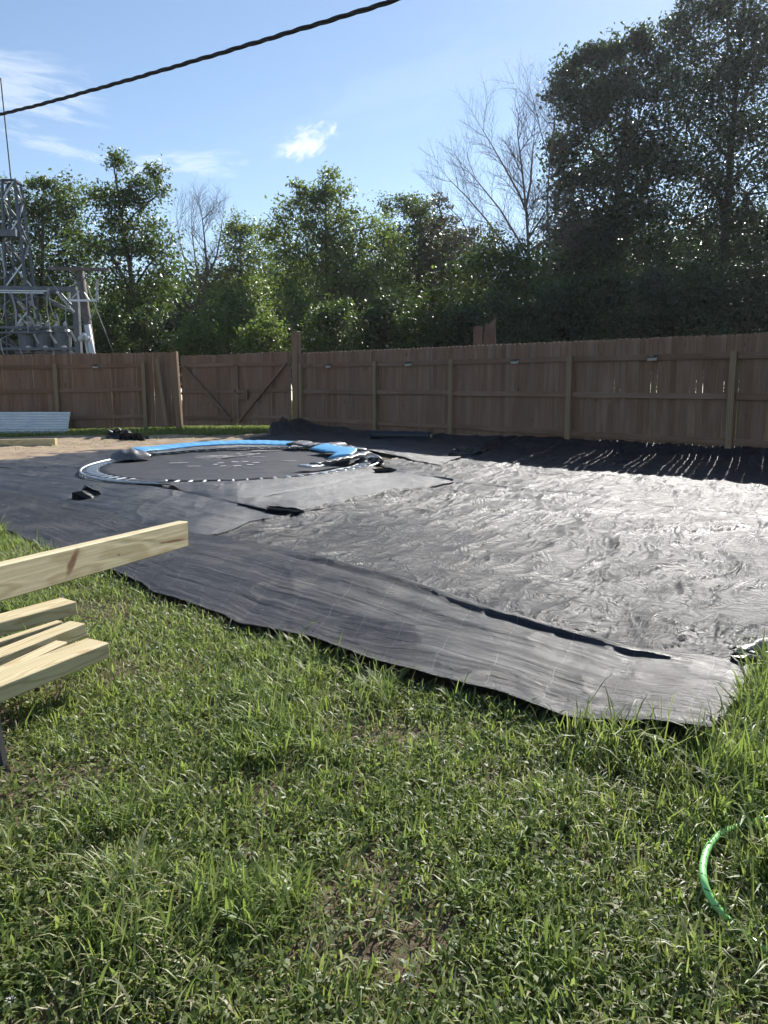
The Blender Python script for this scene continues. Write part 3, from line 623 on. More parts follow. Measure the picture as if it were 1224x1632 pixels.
# ================================================================== the trampoline
def TP(r, a, dz=0.0):
    x = TC.x + r * math.cos(rad(a)); y = TC.y + r * math.sin(rad(a)); return Vector((x, y, float(plane(x, y)) + .065 + dz))
def trampoline():
    root = empty('trampoline', (TC.x, TC.y, float(plane(TC.x, TC.y)))); tag(root, 'sunken round trampoline with black mat, zinc springs and loose blue pad', 'trampoline')
    b = MB(); n = 96; pts = [TP(TR, 360 * i / n) for i in range(n)]; k = 8; base = []
    for i in range(n):
        t = (pts[(i + 1) % n] - pts[i - 1]).normalized(); x = t.cross(Vector((0, 0, 1))).normalized(); y = x.cross(t)
        for j in range(k): b.v.append(tuple(pts[i] + (x * math.cos(2 * math.pi * j / k) + y * math.sin(2 * math.pi * j / k)) * .017))
    for i in range(n):
        for j in range(k): b.f.append((i * k + j, i * k + (j + 1) % k, ((i + 1) % n) * k + (j + 1) % k, ((i + 1) % n) * k + j))
    b.part('frame_ring', M['galv'], root, smooth=True)
    b = MB(); rings = [0, .35, .8, 1.2, 1.55, 1.78, 1.90, 1.905]; dz = [-.03, -.03, -.028, -.024, -.016, -.006, 0, -.012]; n = 72
    b.v.append(tuple(TP(0, 0, dz[0])))
    for r, z in zip(rings[1:], dz[1:]):
        for i in range(n): b.v.append(tuple(TP(r, 360 * i / n, z + .006 * math.sin(i * 1.7 + r * 5))))
    for i in range(n): b.f.append((0, 1 + i, 1 + (i + 1) % n))
    for q in range(len(rings) - 2):
        for i in range(n): a0 = 1 + q * n; b.f.append((a0 + i, a0 + n + i, a0 + n + (i + 1) % n, a0 + (i + 1) % n))
    mat = b.part('mat', M['tmat'], root, smooth=True)
    # faint printed ring of letters in the middle of the mat
    for (a, r, w, h) in [(150, .30, .10, .035), (105, .26, .12, .035), (70, .27, .09, .035), (20, .30, .1, .035), (-30, .27, .1, .035), (-75, .25, .12, .035), (-120, .28, .08, .035), (185, .30, .07, .035), (165, .95, .3, .02), (155, 1.15, .22, .015), (80, .9, .3, .015), (20, .8, .25, .015), (200, .6, .2, .02)]:
        b = MB(); c = TP(r, a, -.024); b.add([c + Vector((sx * w / 2, sy * h * 1.6, SA * sy * h + SB * sx * w / 2)) for sx, sy in ((-1, -.8), (.9, -1), (1, .9), (-.85, 1))], [(0, 1, 2, 3)])
        b.sub('print', M['print'], mat, root)
    # springs
    sb = MB(); sb.tube([(0, 0, .0), (.02, 0, -.002), (.03, 0, -.002), (.16, 0, -.004), (.17, 0, -.004), (.225, 0, -.006)], [.005, .005, .0145, .0145, .005, .005], 6); sm = sb.mesh('spring', M['spring'])
    for i in range(72):
        a = 360 * i / 72; p = TP(1.905, a, .004); o = link('spring', sm, root, p - root.location)
        q = TP(TR, a); o.rotation_euler = (0, -math.atan2(q.z - p.z + .006, TR - 1.905), rad(a))
    # legs under the frame
    for a in (30, 90, 150, 210, 270, 330):
        b = MB(); b.tube([TP(TR, a - 4, -.02), TP(TR, a, -.30), TP(TR, a + 4, -.02)], .02, 6); b.part('leg', M['galv'], root)
    # pad: arcs of foam in vinyl
    def pad(name, a0, a1, r0, r1, th, mat, dzf=lambda t: 0, n=40, wob=.012, z0=.035, rof=lambda t: 0, tilt=0.0):
        b = MB(); prof = [(0, 0), (0, .7), (.12, 1), (.5, 1.12), (.88, 1), (1, .7), (1, 0)]
        for i in range(n + 1):
            t = i / n; a = a0 + (a1 - a0) * t
            for j, (f, h) in enumerate(prof):
                cr = (random.random() - .5) * wob
                r = r0 + (r1 - r0) * f + rof(t) + cr; b.v.append(tuple(TP(r, a, z0 + th * h * (1 + .18 * math.sin(i * 1.9) + .1 * math.sin(i * .7)) + dzf(t) + tilt * f + cr * .5)))
        m = len(prof)
        for i in range(n):
            for j in range(m): b.f.append((i * m + j, i * m + (j + 1) % m, (i + 1) * m + (j + 1) % m, (i + 1) * m + j))
        b.f.append(tuple(reversed(range(m)))); b.f.append(tuple(n * m + j for j in range(m)))
        return b.part(name, mat, root, smooth=True)
    p = pad('pad', 72, 152, 1.86, 2.18, .02, M['blue'], dzf=lambda t: .015 + .035 * math.sin(t * 3.1) + .03 * ss(.8, 1, np.array(t)), n=60, tilt=.04)
    p2 = pad('pad_underside', 44, 73, 1.80, 2.22, .035, M['greyvinyl'], dzf=lambda t: .03 + .02 * math.sin(t * 9), n=24, wob=.03)
    pad('pad', -16, 46, 1.46, 1.80, .03, M['blue'], dzf=lambda t: .03 + .02 * math.sin(t * 6), n=34, wob=.012, tilt=.05)
    pad('pad_underside', -42, 6, 1.60, 1.72, .045, M['greyvinyl'], dzf=lambda t: .015 + .03 * math.sin(t * 3), n=34, wob=.03, rof=lambda t: .30 * t)
    pad('pad_underside', -46, -38, 1.5, 1.78, .02, M['galv'], dzf=lambda t: .02, n=8, wob=.02)
    pad('pad_underside', 18, 44, 1.86, 2.06, .03, M['greyvinyl'], dzf=lambda t: .03, n=18, wob=.04)
    # pad end folded over into a dome
    b = MB(); c = TP(1.80, 166, .03); n = 18
    for i in range(n + 1):
        t = i / n
        for j in range(9):
            s = j / 8; x = -.24 + .56 * t; w = .22 * math.sin(math.pi * min(1, .10 + t * .88)) ** .6
            y = (s - .5) * 2 * w; h = .15 * (math.sin(math.pi * (.12 + .80 * t ** .75)) ** .8) * max(0, 1 - (2 * s - 1) ** 2) ** .55
            b.v.append(tuple(c + Vector((x, y + .12 * t, max(-.02, h * (1 + .12 * math.sin(i * 1.1 + j)) + (random.random() - .5) * .02 + SA * y)))))
    for i in range(n):
        for j in range(8): b.f.append((i * 9 + j, (i + 1) * 9 + j, (i + 1) * 9 + j + 1, i * 9 + j + 1))
    b.part('folded_pad_end', M['greyvinyl'], root, smooth=True)
trampoline()

# ================================================================== lumber in front
def timber(name, e, l, dzt, w, th, length, label, mat='lumber', group=None):
    p = G(*e, dzt); q = G(*l, dzt); d = (p - q); d.z = 0; d.normalize(); slope = SA * d.y + SB * d.x
    x = Vector((d.x, d.y, slope)).normalized(); y = Vector((0, 0, 1)).cross(x).normalized(); z = x.cross(y)
    b = MB(); b.box((-length / 2, w / 2, -th / 2), (length, w, th))
    o = link(name, b.mesh(name, M[mat], bevel=.004), None); mw = Matrix((x, y, z)).transposed().to_4x4(); mw.translation = p; o.matrix_world = mw
    return tag(o, label, 'timber', group)
DZ = .225
timber('timber', (174, 1024), (0, 1093), DZ, .14, .068, 2.45, 'front timber of the lumber stack, thick with a chipped upper edge', group='treated timbers stacked by the lawn')
timber('timber', (108, 1022.5), (0, 1073), DZ - .002, .064, .066, 2.3, 'short narrow timber flush against the back of the front timber', group='treated timbers stacked by the lawn')
timber('timber', (136, 993), (0, 1047), DZ, .096, .068, 2.45, 'timber with dark stained side lying in the middle of the stack', group='treated timbers stacked by the lawn')
timber('timber', (100, 990), (0, 1022.5), DZ - .012, .042, .064, 2.35, 'thin board on edge between the middle and rear timbers', group='treated timbers stacked by the lawn')
timber('timber', (122, 958.5), (0, 992), DZ, .142, .068, 2.45, 'rear timber of the stack with its side in deep shade', group='treated timbers stacked by the lawn')
# blocks carrying the stack
def block(x, y, label):
    z = ghf(x, y); root = MB()
    b = MB(); ang = rad(62); R = Matrix.Rotation(ang, 3, 'Z')
    for off in (-.185, 0, .185): b.box(Vector((x, y, z + .072)) + R @ Vector((off, 0, 0)), (.03, .19, .16), R)
    for off in (-.08, .08): b.box(Vector((x, y, z + .072)) + R @ Vector((0, off, 0)), (.395, .03, .1585), R)
    tag(b.thing('concrete_block', M['concrete'], (x, y, z)), label, 'block', 'concrete blocks under the lumber')
block(-2.02, 2.35, 'hollow concrete block carrying the front and middle timbers'); block(-2.2, 2.9, 'hollow concrete block carrying the rear timber')
block(-2.45, 1.55, 'hollow concrete block under the tail of the lumber stack'); block(-2.75, 2.0, 'hollow concrete block under the tail of the rear timber')
# raised 2x4
p = at(300, 830.5, 2.6); q = at(0, 901, 1.78); d = (p - q).normalized(); y = Vector((0, 0, 1)).cross(d).normalized(); z = d.cross(y)
b = MB(); Lb = 1.9; b.box((-Lb / 2, .019, -.0445), (Lb, .038, .089)); me = b.mesh('board', M['board'], bevel=.003)
for v in me.vertices: v.co.z += .0445
o = link('board', me); mw = Matrix((d, y, z)).transposed().to_4x4(); mw.translation = p - z * .0445; o.matrix_world = mw
tag(o, 'raised pale board with a dark red knot, jutting over the lumber stack', 'board')
BD, BP = d, p
# sawhorse under it
def sawhorse():
    k = q + (q - p).normalized() * .12; top0 = Vector((k.x - .03, k.y - .03, k.z - .115)); zt = top0.z; top1 = Vector((-1.42, 2.46, zt))
    root = empty('sawhorse', ((top0.x + top1.x) / 2, (top0.y + top1.y) / 2, ghf(-1.2, 2.0))); tag(root, 'dark metal sawhorse carrying the raised board', 'sawhorse')
    b = MB(); b.bar(top0, top1, .06, .06); b.part('beam', M['darksteel'], root)
    f = G(10, 1240); foots = [(top1, Vector((f.x - .004, f.y, ghf(f.x, f.y) - .02))), (top1, Vector((-1.75, 2.25, ghf(-1.75, 2.25) - .02))), (top0, Vector((-.78, 1.0, ghf(-.78, 1.0) - .02))), (top0, Vector((-1.4, 1.2, ghf(-1.4, 1.2) - .02)))]
    for t, f in foots:
        b = MB(); b.bar(t, f, .028, .028); b.part('leg', M['darksteel'], root)
    # the leg seen in the picture stands almost upright
sawhorse()
# beam lying on the dirt
pb = G(88, 712); b = MB(); b.box((-1.3, .07, .07), (2.6, .14, .14)); o = link('timber', b.mesh('timber', M['lumber'], bevel=.005), None, (pb.x, pb.y, pb.z + .02)); o.rotation_euler = (0, -.016, rad(3)); tag(o, 'lone squared timber lying on the bare dirt near the corrugated panel', 'timber')
# corrugated panel leaning at the fence
def corrugated():
    L_ = 2.9; n = 9; pr_ = []
    for i in range(n * 8 + 1):
        t = i / (n * 8); pr_.append((t * .60, .017 * math.sin(t * n * 2 * math.pi)))
    V = []; F = []
    for sx in (-L_, 0):
        for s in (0, -.0015):
            for a, c in pr_: V.append((sx, a, c + s))
    m = len(pr_)
    for i in range(m - 1):
        F.append((i, 2 * m + i, 2 * m + i + 1, i + 1)); F.append((m + i, m + i + 1, 3 * m + i + 1, 3 * m + i)); F.append((i, i + 1, m + i + 1, m + i)); F.append((2 * m + i, 3 * m + i, 3 * m + i + 1, 2 * m + i + 1))
    b = MB(); b.add(V, F); me = b.mesh('metal_panel', M['corr'], smooth=False)
    c = G(107, 693)
    for k in range(3):
        o = link('metal_panel', me, None, (c.x - .05 * k + .02 * (k == 1), c.y + .012 + .03 * k, c.z + .012)); o.rotation_euler = (rad(60 - k * .8), 0, rad(4 + k * .3))
        tag(o, ['front corrugated galvanized panel leaning against the fence', 'second corrugated galvanized panel sandwiched in the leaning set', 'rear corrugated galvanized panel of the leaning set'][k], 'metal panel', 'corrugated panels leaning on the fence')
corrugated()

# ================================================================== scraps on the fabric
def crumple(name, c, size, mat, label, seed, n=18, fold=.5, cat='bag', group=None):
    r = np.random.default_rng(seed); V = []; F = []; m = n; k = 7
    for i in range(k + 1):
        ph = math.pi * .5 * i / k
        for j in range(m):
            th = 2 * math.pi * j / m; f = 1 + fold * (float(vnoise(np.array(th * 1.9 + seed), np.array(ph * 2.5), seed)) - .5) * 2 + (r.random() - .5) * .12
            V.append((size[0] * math.cos(th) * math.cos(ph) ** .7 * f, size[1] * math.sin(th) * math.cos(ph) ** .7 * f, size[2] * math.sin(ph) * f))
    for i in range(k):
        for j in range(m): F.append((i * m + j, i * m + (j + 1) % m, (i + 1) * m + (j + 1) % m, (i + 1) * m + j))
    b = MB(); b.add(V, F); o = link(name, b.mesh(name, mat), None, c); return tag(o, label, cat, group)
def G3(px, py, up=.02): g = G(px, py); return Vector((g.x, g.y, ghf(g.x, g.y) + up))
# black torn bag: two stiff flaps standing up from a crumpled base
def torn_bag():
    c = G3(136, 797, .015); root = empty('torn_bag', c); tag(root, 'torn black plastic bag standing up on the weed barrier near the trampoline', 'bag')
    s = .0072
    def P(px, py, dy): return c + Vector(((px - 136) * s, dy, (797 - py) * s))
    b = MB(); o_ = [(118, 799), (120, 786), (126, 784), (134, 784), (141, 788), (147, 793), (150, 796), (146, 798), (134, 800)]
    vs = [P(x, y, -.05 - .02 * math.sin(i * 2.1)) for i, (x, y) in enumerate(o_)] + [P(x, min(y + 2, 799), .10) for x, y in o_]; k = len(o_)
    b.add(vs, [tuple(range(k))] + [(i, (i + 1) % k, (i + 1) % k + k, i + k) for i in range(k)]); b.part('front_flap', M['blackplastic'], root)
    b = MB(); o_ = [(121, 798), (124, 784), (129, 777), (135, 779), (144, 784), (151, 787), (153, 792), (148, 798)]
    vs = [P(x, y, .12 + .03 * math.sin(i * 1.3)) for i, (x, y) in enumerate(o_)] + [P(x, min(y + .8, 799), .16 + .03 * math.sin(i * 1.3)) for i, (x, y) in enumerate(o_)]; k = len(o_)
    b.add(vs, [tuple(range(k)), tuple(reversed(range(k, 2 * k)))] + [(i, (i + 1) % k, (i + 1) % k + k, i + k) for i in range(k)]); b.part('back_flap', M['blackplastic'], root)
torn_bag()
crumple('crumpled_sheet', G3(190, 700), (.30, .2, .17), M['blackplastic'], 'crumpled heap of black plastic on the dirt, darker than the curled scrap', 3, cat='scrap')
def curled(c, L_, R_, label, ang, a0, a1, mat='fabric', tilt=0, name='curled_scrap'):
    V = []; F = []; n = 14; m = 16
    for i in range(m + 1):
        x = (i / m - .5) * L_
        for j in range(n + 1):
            a = rad(a0 + (a1 - a0) * j / n); rr = R_ * (1 + .12 * math.sin(i * .9 + j * .6) + .08 * math.sin(i * 2.3))
            V.append((x + .03 * math.sin(j * .8), rr * math.cos(a), R_ + rr * math.sin(a)))
    for i in range(m):
        for j in range(n): F.append((i * (n + 1) + j, (i + 1) * (n + 1) + j, (i + 1) * (n + 1) + j + 1, i * (n + 1) + j + 1))
    b = MB(); b.add(V, F); o = link(name, b.mesh(name, M[mat], smooth=True), None, c); o.rotation_euler = (0, tilt, rad(ang)); return tag(o, label, 'scrap')
curled(G3(214, 703), .55, .2, 'curled up scrap of grey black fabric on the dirt strip', -6, 190, 330)
# roll of fabric at the foot of the fence
def roll():
    a = G3(592, 703); c = G3(686, 704); a.z += .10; c.z += .09; dirv = (c - a).normalized(); root = empty('fabric_roll', (a.x, a.y, a.z - .1)); tag(root, 'black roll of weed barrier lying against the foot of the long fence', 'fabric roll')
    b = MB(); pts = [a + (c - a) * t for t in np.linspace(0, 1, 14)]; b.tube(pts, [.088 + .006 * math.sin(i * 2.0) for i in range(14)], 14); b.part('roll', M['fabric'], root, smooth=True)
    b = MB(); b.tube([c - dirv * .02, c + dirv * .03], .04, 10); b.part('cardboard_core', M['stone'], root)
roll()
crumple('crumpled_sheet', G3(744, 731), (.26, .12, .13), M['blackplastic'], 'small peaked heap of black plastic near the foot of the long fence', 11, cat='scrap')
crumple('crumpled_sheet', G3(590, 744, .03), (.2, .16, .08), M['blackplastic'], 'crumpled black plastic tucked under the bare springs of the trampoline', 15, cat='scrap')
curled(G3(1212, 1046, .01), .45, .035, 'bunched loop of black fabric at the end of the grid lined strip', 35, 20, 300, 'fabric')
crumple('crumpled_sheet', G3(1232, 1062, .01), (.22, .12, .07), M['blackplastic'], 'bunched black fabric end beside the loop of fabric', 19, cat='scrap')
curled(G3(452, 821, .03), .42, .028, 'frayed rolled corner of black fabric beside the glossy sheet', -33, 150, 420, 'blackplastic')
curled(G3(612, 757, .03), .3, .03, 'stiff rolled tip of black fabric near the bare springs', 25, 150, 420, 'blackplastic')
for (px, py, s, lb) in [(398, 1030, .035, 'flat pale stone in the grass near the fabric edge'), (1000, 978, .022, 'dark clod of dirt on the glossy fabric'), (24, 787, .06, 'reddish brown stick end lying on the weed barrier')]:
    crumple('stone', G3(px, py, .004), (s, s * .7, s * .45), M['stone'] if s != .022 else M['soil'], lb, int(px), 9, .25, 'stone')
# garden hose
def hose():
    P = [(1400, 1262, .05), (1300, 1290, .06), (1220, 1306, .08), (1180, 1316, .05), (1150, 1328, .07), (1131, 1347, .085), (1121, 1376, .09), (1122, 1404, .085), (1132, 1430, .065), (1150, 1455, .045), (1175, 1480, .03), (1205, 1504, .04), (1260, 1540, .03), (1400, 1600, .03)]
    ctrl = [np.array(G(x, y, h)) for x, y, h in P]; pts = []
    for i in range(1, len(ctrl) - 2):
        p0, p1, p2, p3 = ctrl[i - 1:i + 3]
        for t in np.linspace(0, 1, 8, endpoint=False):
            pts.append(.5 * ((2 * p1) + (-p0 + p2) * t + (2 * p0 - 5 * p1 + 4 * p2 - p3) * t * t + (-p0 + 3 * p1 - 3 * p2 + p3) * t ** 3))
    b = MB(); n = 10; b.tube([Vector(p) for p in pts], .0095, n, caps=False)
    Ln = np.r_[0, np.cumsum(np.linalg.norm(np.diff(np.array(pts), axis=0), axis=1))]
    V = np.array(b.v); uv = np.array([[Ln[i // n], (i % n) / n] for i in range(len(V))]); c = V.mean(0); c[2] = V[:, 2].min()
    o = link('garden_hose', np_mesh('garden_hose', V - c, np.array(b.f), np.full(len(b.f), 4), M['hose'], True, None, uv), None, c); tag(o, 'bright green garden hose looping through the tall grass', 'hose')
hose()

# ================================================================== overhead cable
def cable():
    ctrl = [(-1500, 420, 34.0), (-1000, 345, 21.0), (-500, 268, 11.0), (-200, 222, 7.8), (0, 182, 6.4), (160, 140, 5.6), (320, 94, 4.9), (480, 46, 4.35), (628, 0, 3.9), (900, -100, 3.2), (1300, -280, 2.5)]
    A_ = np.array([at(*c) for c in ctrl]); pts = []
    for i in range(1, len(A_) - 2):
        p0, p1, p2, p3 = A_[i - 1:i + 3]
        for t in np.linspace(0, 1, 40, endpoint=False): pts.append(.5 * ((2 * p1) + (-p0 + p2) * t + (2 * p0 - 5 * p1 + 4 * p2 - p3) * t * t + (-p0 + 3 * p1 - 3 * p2 + p3) * t ** 3))
    pts = np.array(pts); Ln = np.r_[0, np.cumsum(np.linalg.norm(np.diff(pts, axis=0), axis=1))]
    root = empty('overhead_cable', pts[len(pts) // 2]); tag(root, 'twisted black overhead cable sagging across the sky', 'cable')
    for k in range(3):
        q = []
        for p, s in zip(pts, Ln):
            a = s * 2 * math.pi / .42 + k * 2.094; r = .0072
            q.append(Vector(p) + Vector((.3 * r * math.cos(a), r * math.cos(a) * .9, r * math.sin(a))))
        b = MB(); b.tube(q, .0068 if k else .0052, 6); b.part('strand', M['cable'], root, smooth=True)
cable()
# ================================================================== substation behind the left fence
YS = 28.0
def S(px, py, dy=0.0):                      # a point of the yard structure standing 28 m off
    return at(px, py, YS + dy)
def gz(x, y): return float(plane(x, y))
def substation():
    base = at(44, 575, YS); x0 = base.x; z0 = gz(x0, YS)
    ztop = at(18, 290, YS).z
    # lattice tower
    root = empty('lattice_tower', (x0, YS, z0)); tag(root, 'grey steel lattice tower with a thin mast, behind the board fence', 'tower')
    H = ztop - z0; wb, wt = 1.05, .44; xt = at(18, 290, YS).x
    def cnr(t, sx, sy): w = wb + (wt - wb) * t; return Vector((x0 + (xt - x0) * t + sx * w / 2, YS + sy * w / 2, z0 + H * t))
    cs = [(-1, -1), (1, -1), (1, 1), (-1, 1)]
    for sx, sy in cs:
        b = MB(); b.bar(cnr(0, sx, sy), cnr(1, sx, sy), .085); b.part('leg', M['steel'], root)
    lev = [0, .12, .24, .35, .46, .56, .66, .75, .84, .92, 1.0]
    for i in range(len(lev) - 1):
        for k in range(4):
            a, c = cs[k], cs[(k + 1) % 4]; b = MB()
            if (i + k) % 2: b.bar(cnr(lev[i], *a), cnr(lev[i + 1], *c), .05, .05)
            else: b.bar(cnr(lev[i], *c), cnr(lev[i + 1], *a), .05, .05)
            b.part('brace', M['galv'] if (i + k) % 2 else M['steel'], root)
    for k in range(4):
        b = MB(); b.bar(cnr(1, *cs[k]), cnr(1, *cs[(k + 1) % 4]), .07, .07); b.part('top_bar', M['darksteel'], root)
    b = MB(); t = at(5, 183, YS); m = Vector((xt, YS, ztop)); b.tube([m, Vector((t.x, YS, t.z + 1.2))], .022, 6); b.part('mast', M['darksteel'], root)
    # bus frame
    fr = empty('bus_frame', (S(120, 575).x, YS, gz(S(120, 575).x, YS))); tag(fr, 'grey steel bus frame of beams and columns beside the lattice tower', 'steel frame')
    def bar(name, p, q, w, mat='steel', dy=0, h=None):
        b = MB(); b.bar(S(*p, dy), S(*q, dy), w, h or w); b.part(name, M[mat], fr)
    for dy in (-.9, .9):
        a = S(120, 463, dy); f = S(124, 575, dy); f.x = a.x; f.z = gz(a.x, YS)
        b = MB(); b.bar(f, a, .20); b.part('column', M['steel'], fr)
        bar('beam', (-160, 458), (122, 461), .16, 'steel', dy); bar('beam', (-160, 372), (27, 372), .22, 'steel', dy * .5)
        bar('beam', (-160, 521), (124, 522), .09, 'steel', dy); bar('beam', (-160, 556), (126, 556), .10, 'steel', dy)
        bar('beam', (-100, 530), (60, 530), .06, 'steel', dy)
        for x in (-110, -40): 
            a = S(x, 458, dy); b = MB(); b.bar(Vector((a.x, a.y, gz(a.x, a.y))), a, .16); b.part('column', M['steel'], fr)
    bar('beam', (-160, 475), (28, 475), .08); bar('beam', (-160, 504), (24, 503), .06)
    for x0_, x1_, y0_, y1_ in [(-16, 22, 475, 503), (22, -16, 475, 503), (-30, 30, 526, 557), (30, -30, 526, 557), (-60, -16, 475, 503), (-16, -60, 475, 503)]: bar('brace', (x0_, y0_), (x1_, y1_), .05, 'steel', -.8)
    for p, q in [((28, 480), (95, 464)), ((60, 468), (120, 500)), ((92, 464), (118, 492))]: bar('brace', p, q, .10, 'steel', -.9)
    for p, q in [((0, 463), (75, 464)), ((0, 466), (70, 467))]: bar('conductor_pipe', p, q, .04, 'galv', -1.2)
    # strings of insulators hanging slantwise
    def ins(p, q, dy, n=9, r=.055):
        a, c = S(*p, dy), S(*q, dy); b = MB(); pts = []; rs = []
        for i in range(n * 2 + 1): pts.append(a.lerp(c, i / (n * 2))); rs.append(r if i % 2 else r * .45)
        b.tube(pts, rs, 7); b.part('insulator', M['porcelain'], fr)
    for p, q in [((90, 465), (118, 498)), ((28, 480), (40, 494)), ((46, 480), (58, 493)), ((46, 504), (56, 520)), ((112, 527), (121, 545)), ((80, 532), (90, 548)), ((54, 532), (62, 548))]: ins(p, q, -1.3)
    def wire(pts, r=.018, dy=-1.2, mat='wire'):
        A_ = [S(*p, dy) for p in pts]; out = []
        for i in range(len(A_) - 1):
            p0 = A_[max(i - 1, 0)]; p1 = A_[i]; p2 = A_[i + 1]; p3 = A_[min(i + 2, len(A_) - 1)]
            for t in np.linspace(0, 1, 6, endpoint=False): out.append(.5 * ((2 * p1) + (p2 - p0) * t + (2 * p0 - 5 * p1 + 4 * p2 - p3) * t * t + (3 * p1 - p0 - 3 * p2 + p3) * t ** 3))
        out.append(A_[-1]); b = MB(); b.tube(out, r, 5); b.part('wire', M[mat], fr)
    wire([(17, 465), (24, 490), (26, 520)], .035); wire([(49, 465), (54, 490), (56, 508)], .035); wire([(77, 458), (80, 485), (88, 508)], .022); wire([(76, 460), (75, 490), (80, 525)], .018)
    wire([(105, 487), (105, 510), (108, 535)], .018); wire([(76, 438), (86, 455), (95, 467)], .025); wire([(0, 392), (5, 420), (8, 440), (0, 444)], .025); wire([(8, 465), (6, 500), (0, 515)], .018)
    wire([(95, 449), (112, 443), (126, 455)], .02); wire([(62, 499), (65, 505), (66, 522)], .025); wire([(90, 500), (93, 510), (93, 520)], .035); wire([(43, 465), (43, 500), (45, 530)], .018)
    wire([(32, 500), (38, 512), (36, 520)], .022); wire([(32, 556), (36, 567), (42, 572)], .022); wire([(84, 556), (86, 566), (80, 574)], .022); wire([(112, 556), (112, 566), (108, 574)], .022); wire([(0, 540), (4, 560), (10, 572)], .022)
    # voltage regulators on the platform
    for i, (cx, lb) in enumerate([(45, 'grey tank regulator on the steel platform next to the lattice tower'), (72, 'grey tank regulator in the middle of the platform row'), (101, 'grey tank regulator at the platform end nearest the utility pole')]):
        c = S(cx, 560, -.5); t = S(cx, 520, -.5); r = empty('regulator', (c.x, c.y, c.z)); tag(r, lb, 'transformer', 'regulators on the substation platform'); h = t.z - c.z; R0 = .30
        b = MB(); b.lathe([(R0, 0), (R0, h * .72), (R0 * 1.08, h * .73), (R0 * 1.08, h * .77), (R0 * .9, h * .86), (R0 * .5, h * .92)], 14, c); b.part('tank', M['tank'], r)
        for k, ox in enumerate((-.16, .14)):
            b = MB(); q = c + Vector((ox, -.05, h * .85)); b.lathe([(.05, 0), (.09, .05), (.05, .08), (.09, .13), (.05, .16), (.09, .21), (.05, .24), (.03, .3)], 8, q); b.part('bushing', M['porcelain'], r)
        b = MB(); q = c + Vector((.18, -.32, .08)); b.lathe([(.02, 0), (.10, .02), (.10, .06), (.02, .08)], 10, q, Matrix.Rotation(rad(90), 3, 'X')); b.part('dial', M['conduit'], r)
        b = MB(); q = c + Vector((-.05, -.34, h * .92)); b.lathe([(.02, 0), (.09, .02), (.09, .06), (.02, .08)], 10, q, Matrix.Rotation(rad(90), 3, 'X')); b.part('dial', M['conduit'], r)
        b = MB(); b.bar(c + Vector((-.34, 0, -.05)), c + Vector((.34, 0, -.05)), .6, .08); b.part('base', M['steel'], r)
        b = MB(); b.bar(Vector((c.x, c.y, gz(c.x, c.y))), c + Vector((0, 0, -.05)), .2); b.part('pedestal', M['steel'], r)
    # utility pole
    Yp = 26.5; pt = at(127, 428, Yp); pbm = at(147, 573, Yp); zb = gz(pbm.x, Yp); ext = (pbm - pt) * ((pt.z - zb) / (pt.z - pbm.z)); foot = pt + ext
    ro = empty('utility_pole', foot); tag(ro, 'wooden utility pole with crossarms and a pale conduit, beside the bus frame', 'utility pole')
    b = MB(); b.tube([foot - Vector((0, 0, .2)), pt.lerp(foot, .5), pt + Vector((0, 0, .05))], [.17, .15, .125], 10); b.part('pole', M['polewood'], ro, smooth=True)
    def pb_(name, p, q, w, mat, dy=-.15): b = MB(); b.bar(at(*p, Yp + dy), at(*q, Yp + dy), w, w); return b.part(name, M[mat], ro)
    pb_('crossarm', (78, 428), (174, 430), .11, 'polewood'); pb_('crossarm', (109, 479), (155, 479), .07, 'galv')
    pb_('arm_brace', (112, 430), (126, 444), .035, 'steel'); pb_('arm_brace', (148, 430), (132, 446), .035, 'steel'); pb_('arm_brace', (115, 475), (127, 464), .03, 'galv'); pb_('arm_brace', (143, 479), (134, 466), .03, 'galv')
    for p, q in [((155, 445), (154, 478)), ((110, 466), (110, 478)), ((155, 470), (155, 479))]:
        a, c = at(*p, Yp - .15), at(*q, Yp - .15); b = MB(); b.tube([a.lerp(c, i / 8) for i in range(9)], [.03 if i % 2 else .06 for i in range(9)], 7); b.part('insulator', M['porcelain'], ro)
    b = MB(); b.tube([at(139, 518, Yp - .2), at(149, 573, Yp - .2), at(149, 573, Yp - .2) + (foot - pbm)], .105, 8); b.part('conduit', M['conduit'], ro, smooth=True)
    b = MB(); b.tube([at(136, 540, Yp - .2), at(142, 573, Yp - .2), at(142, 573, Yp - .2) + (foot - pbm)], .05, 8); b.part('conduit', M['conduit'], ro, smooth=True)
    for px, py in [(130, 540), (135, 535), (141, 540)]:
        b = MB(); c = at(px, py, Yp - .35); b.lathe([(.02, 0), (.09, .02), (.10, .08), (.07, .13), (.02, .15)], 10, c, Matrix.Rotation(rad(90), 3, 'X')); b.part('meter', M['conduit'], ro)
    b = MB(); b.tube([at(154, 479, Yp - .15), at(153, 490, Yp - .15), at(147, 503, Yp - .15), at(141, 515, Yp - .15)], .022, 5); b.part('lead_wire', M['wire'], ro)
    b = MB(); b.tube([at(130, 433, Yp), at(186, 575, Yp + .8), at(186, 575, Yp + .8) + (at(186, 575, Yp + .8) - at(130, 433, Yp)) * .22], .014, 5); b.part('guy_wire', M['wire'], ro)
substation()

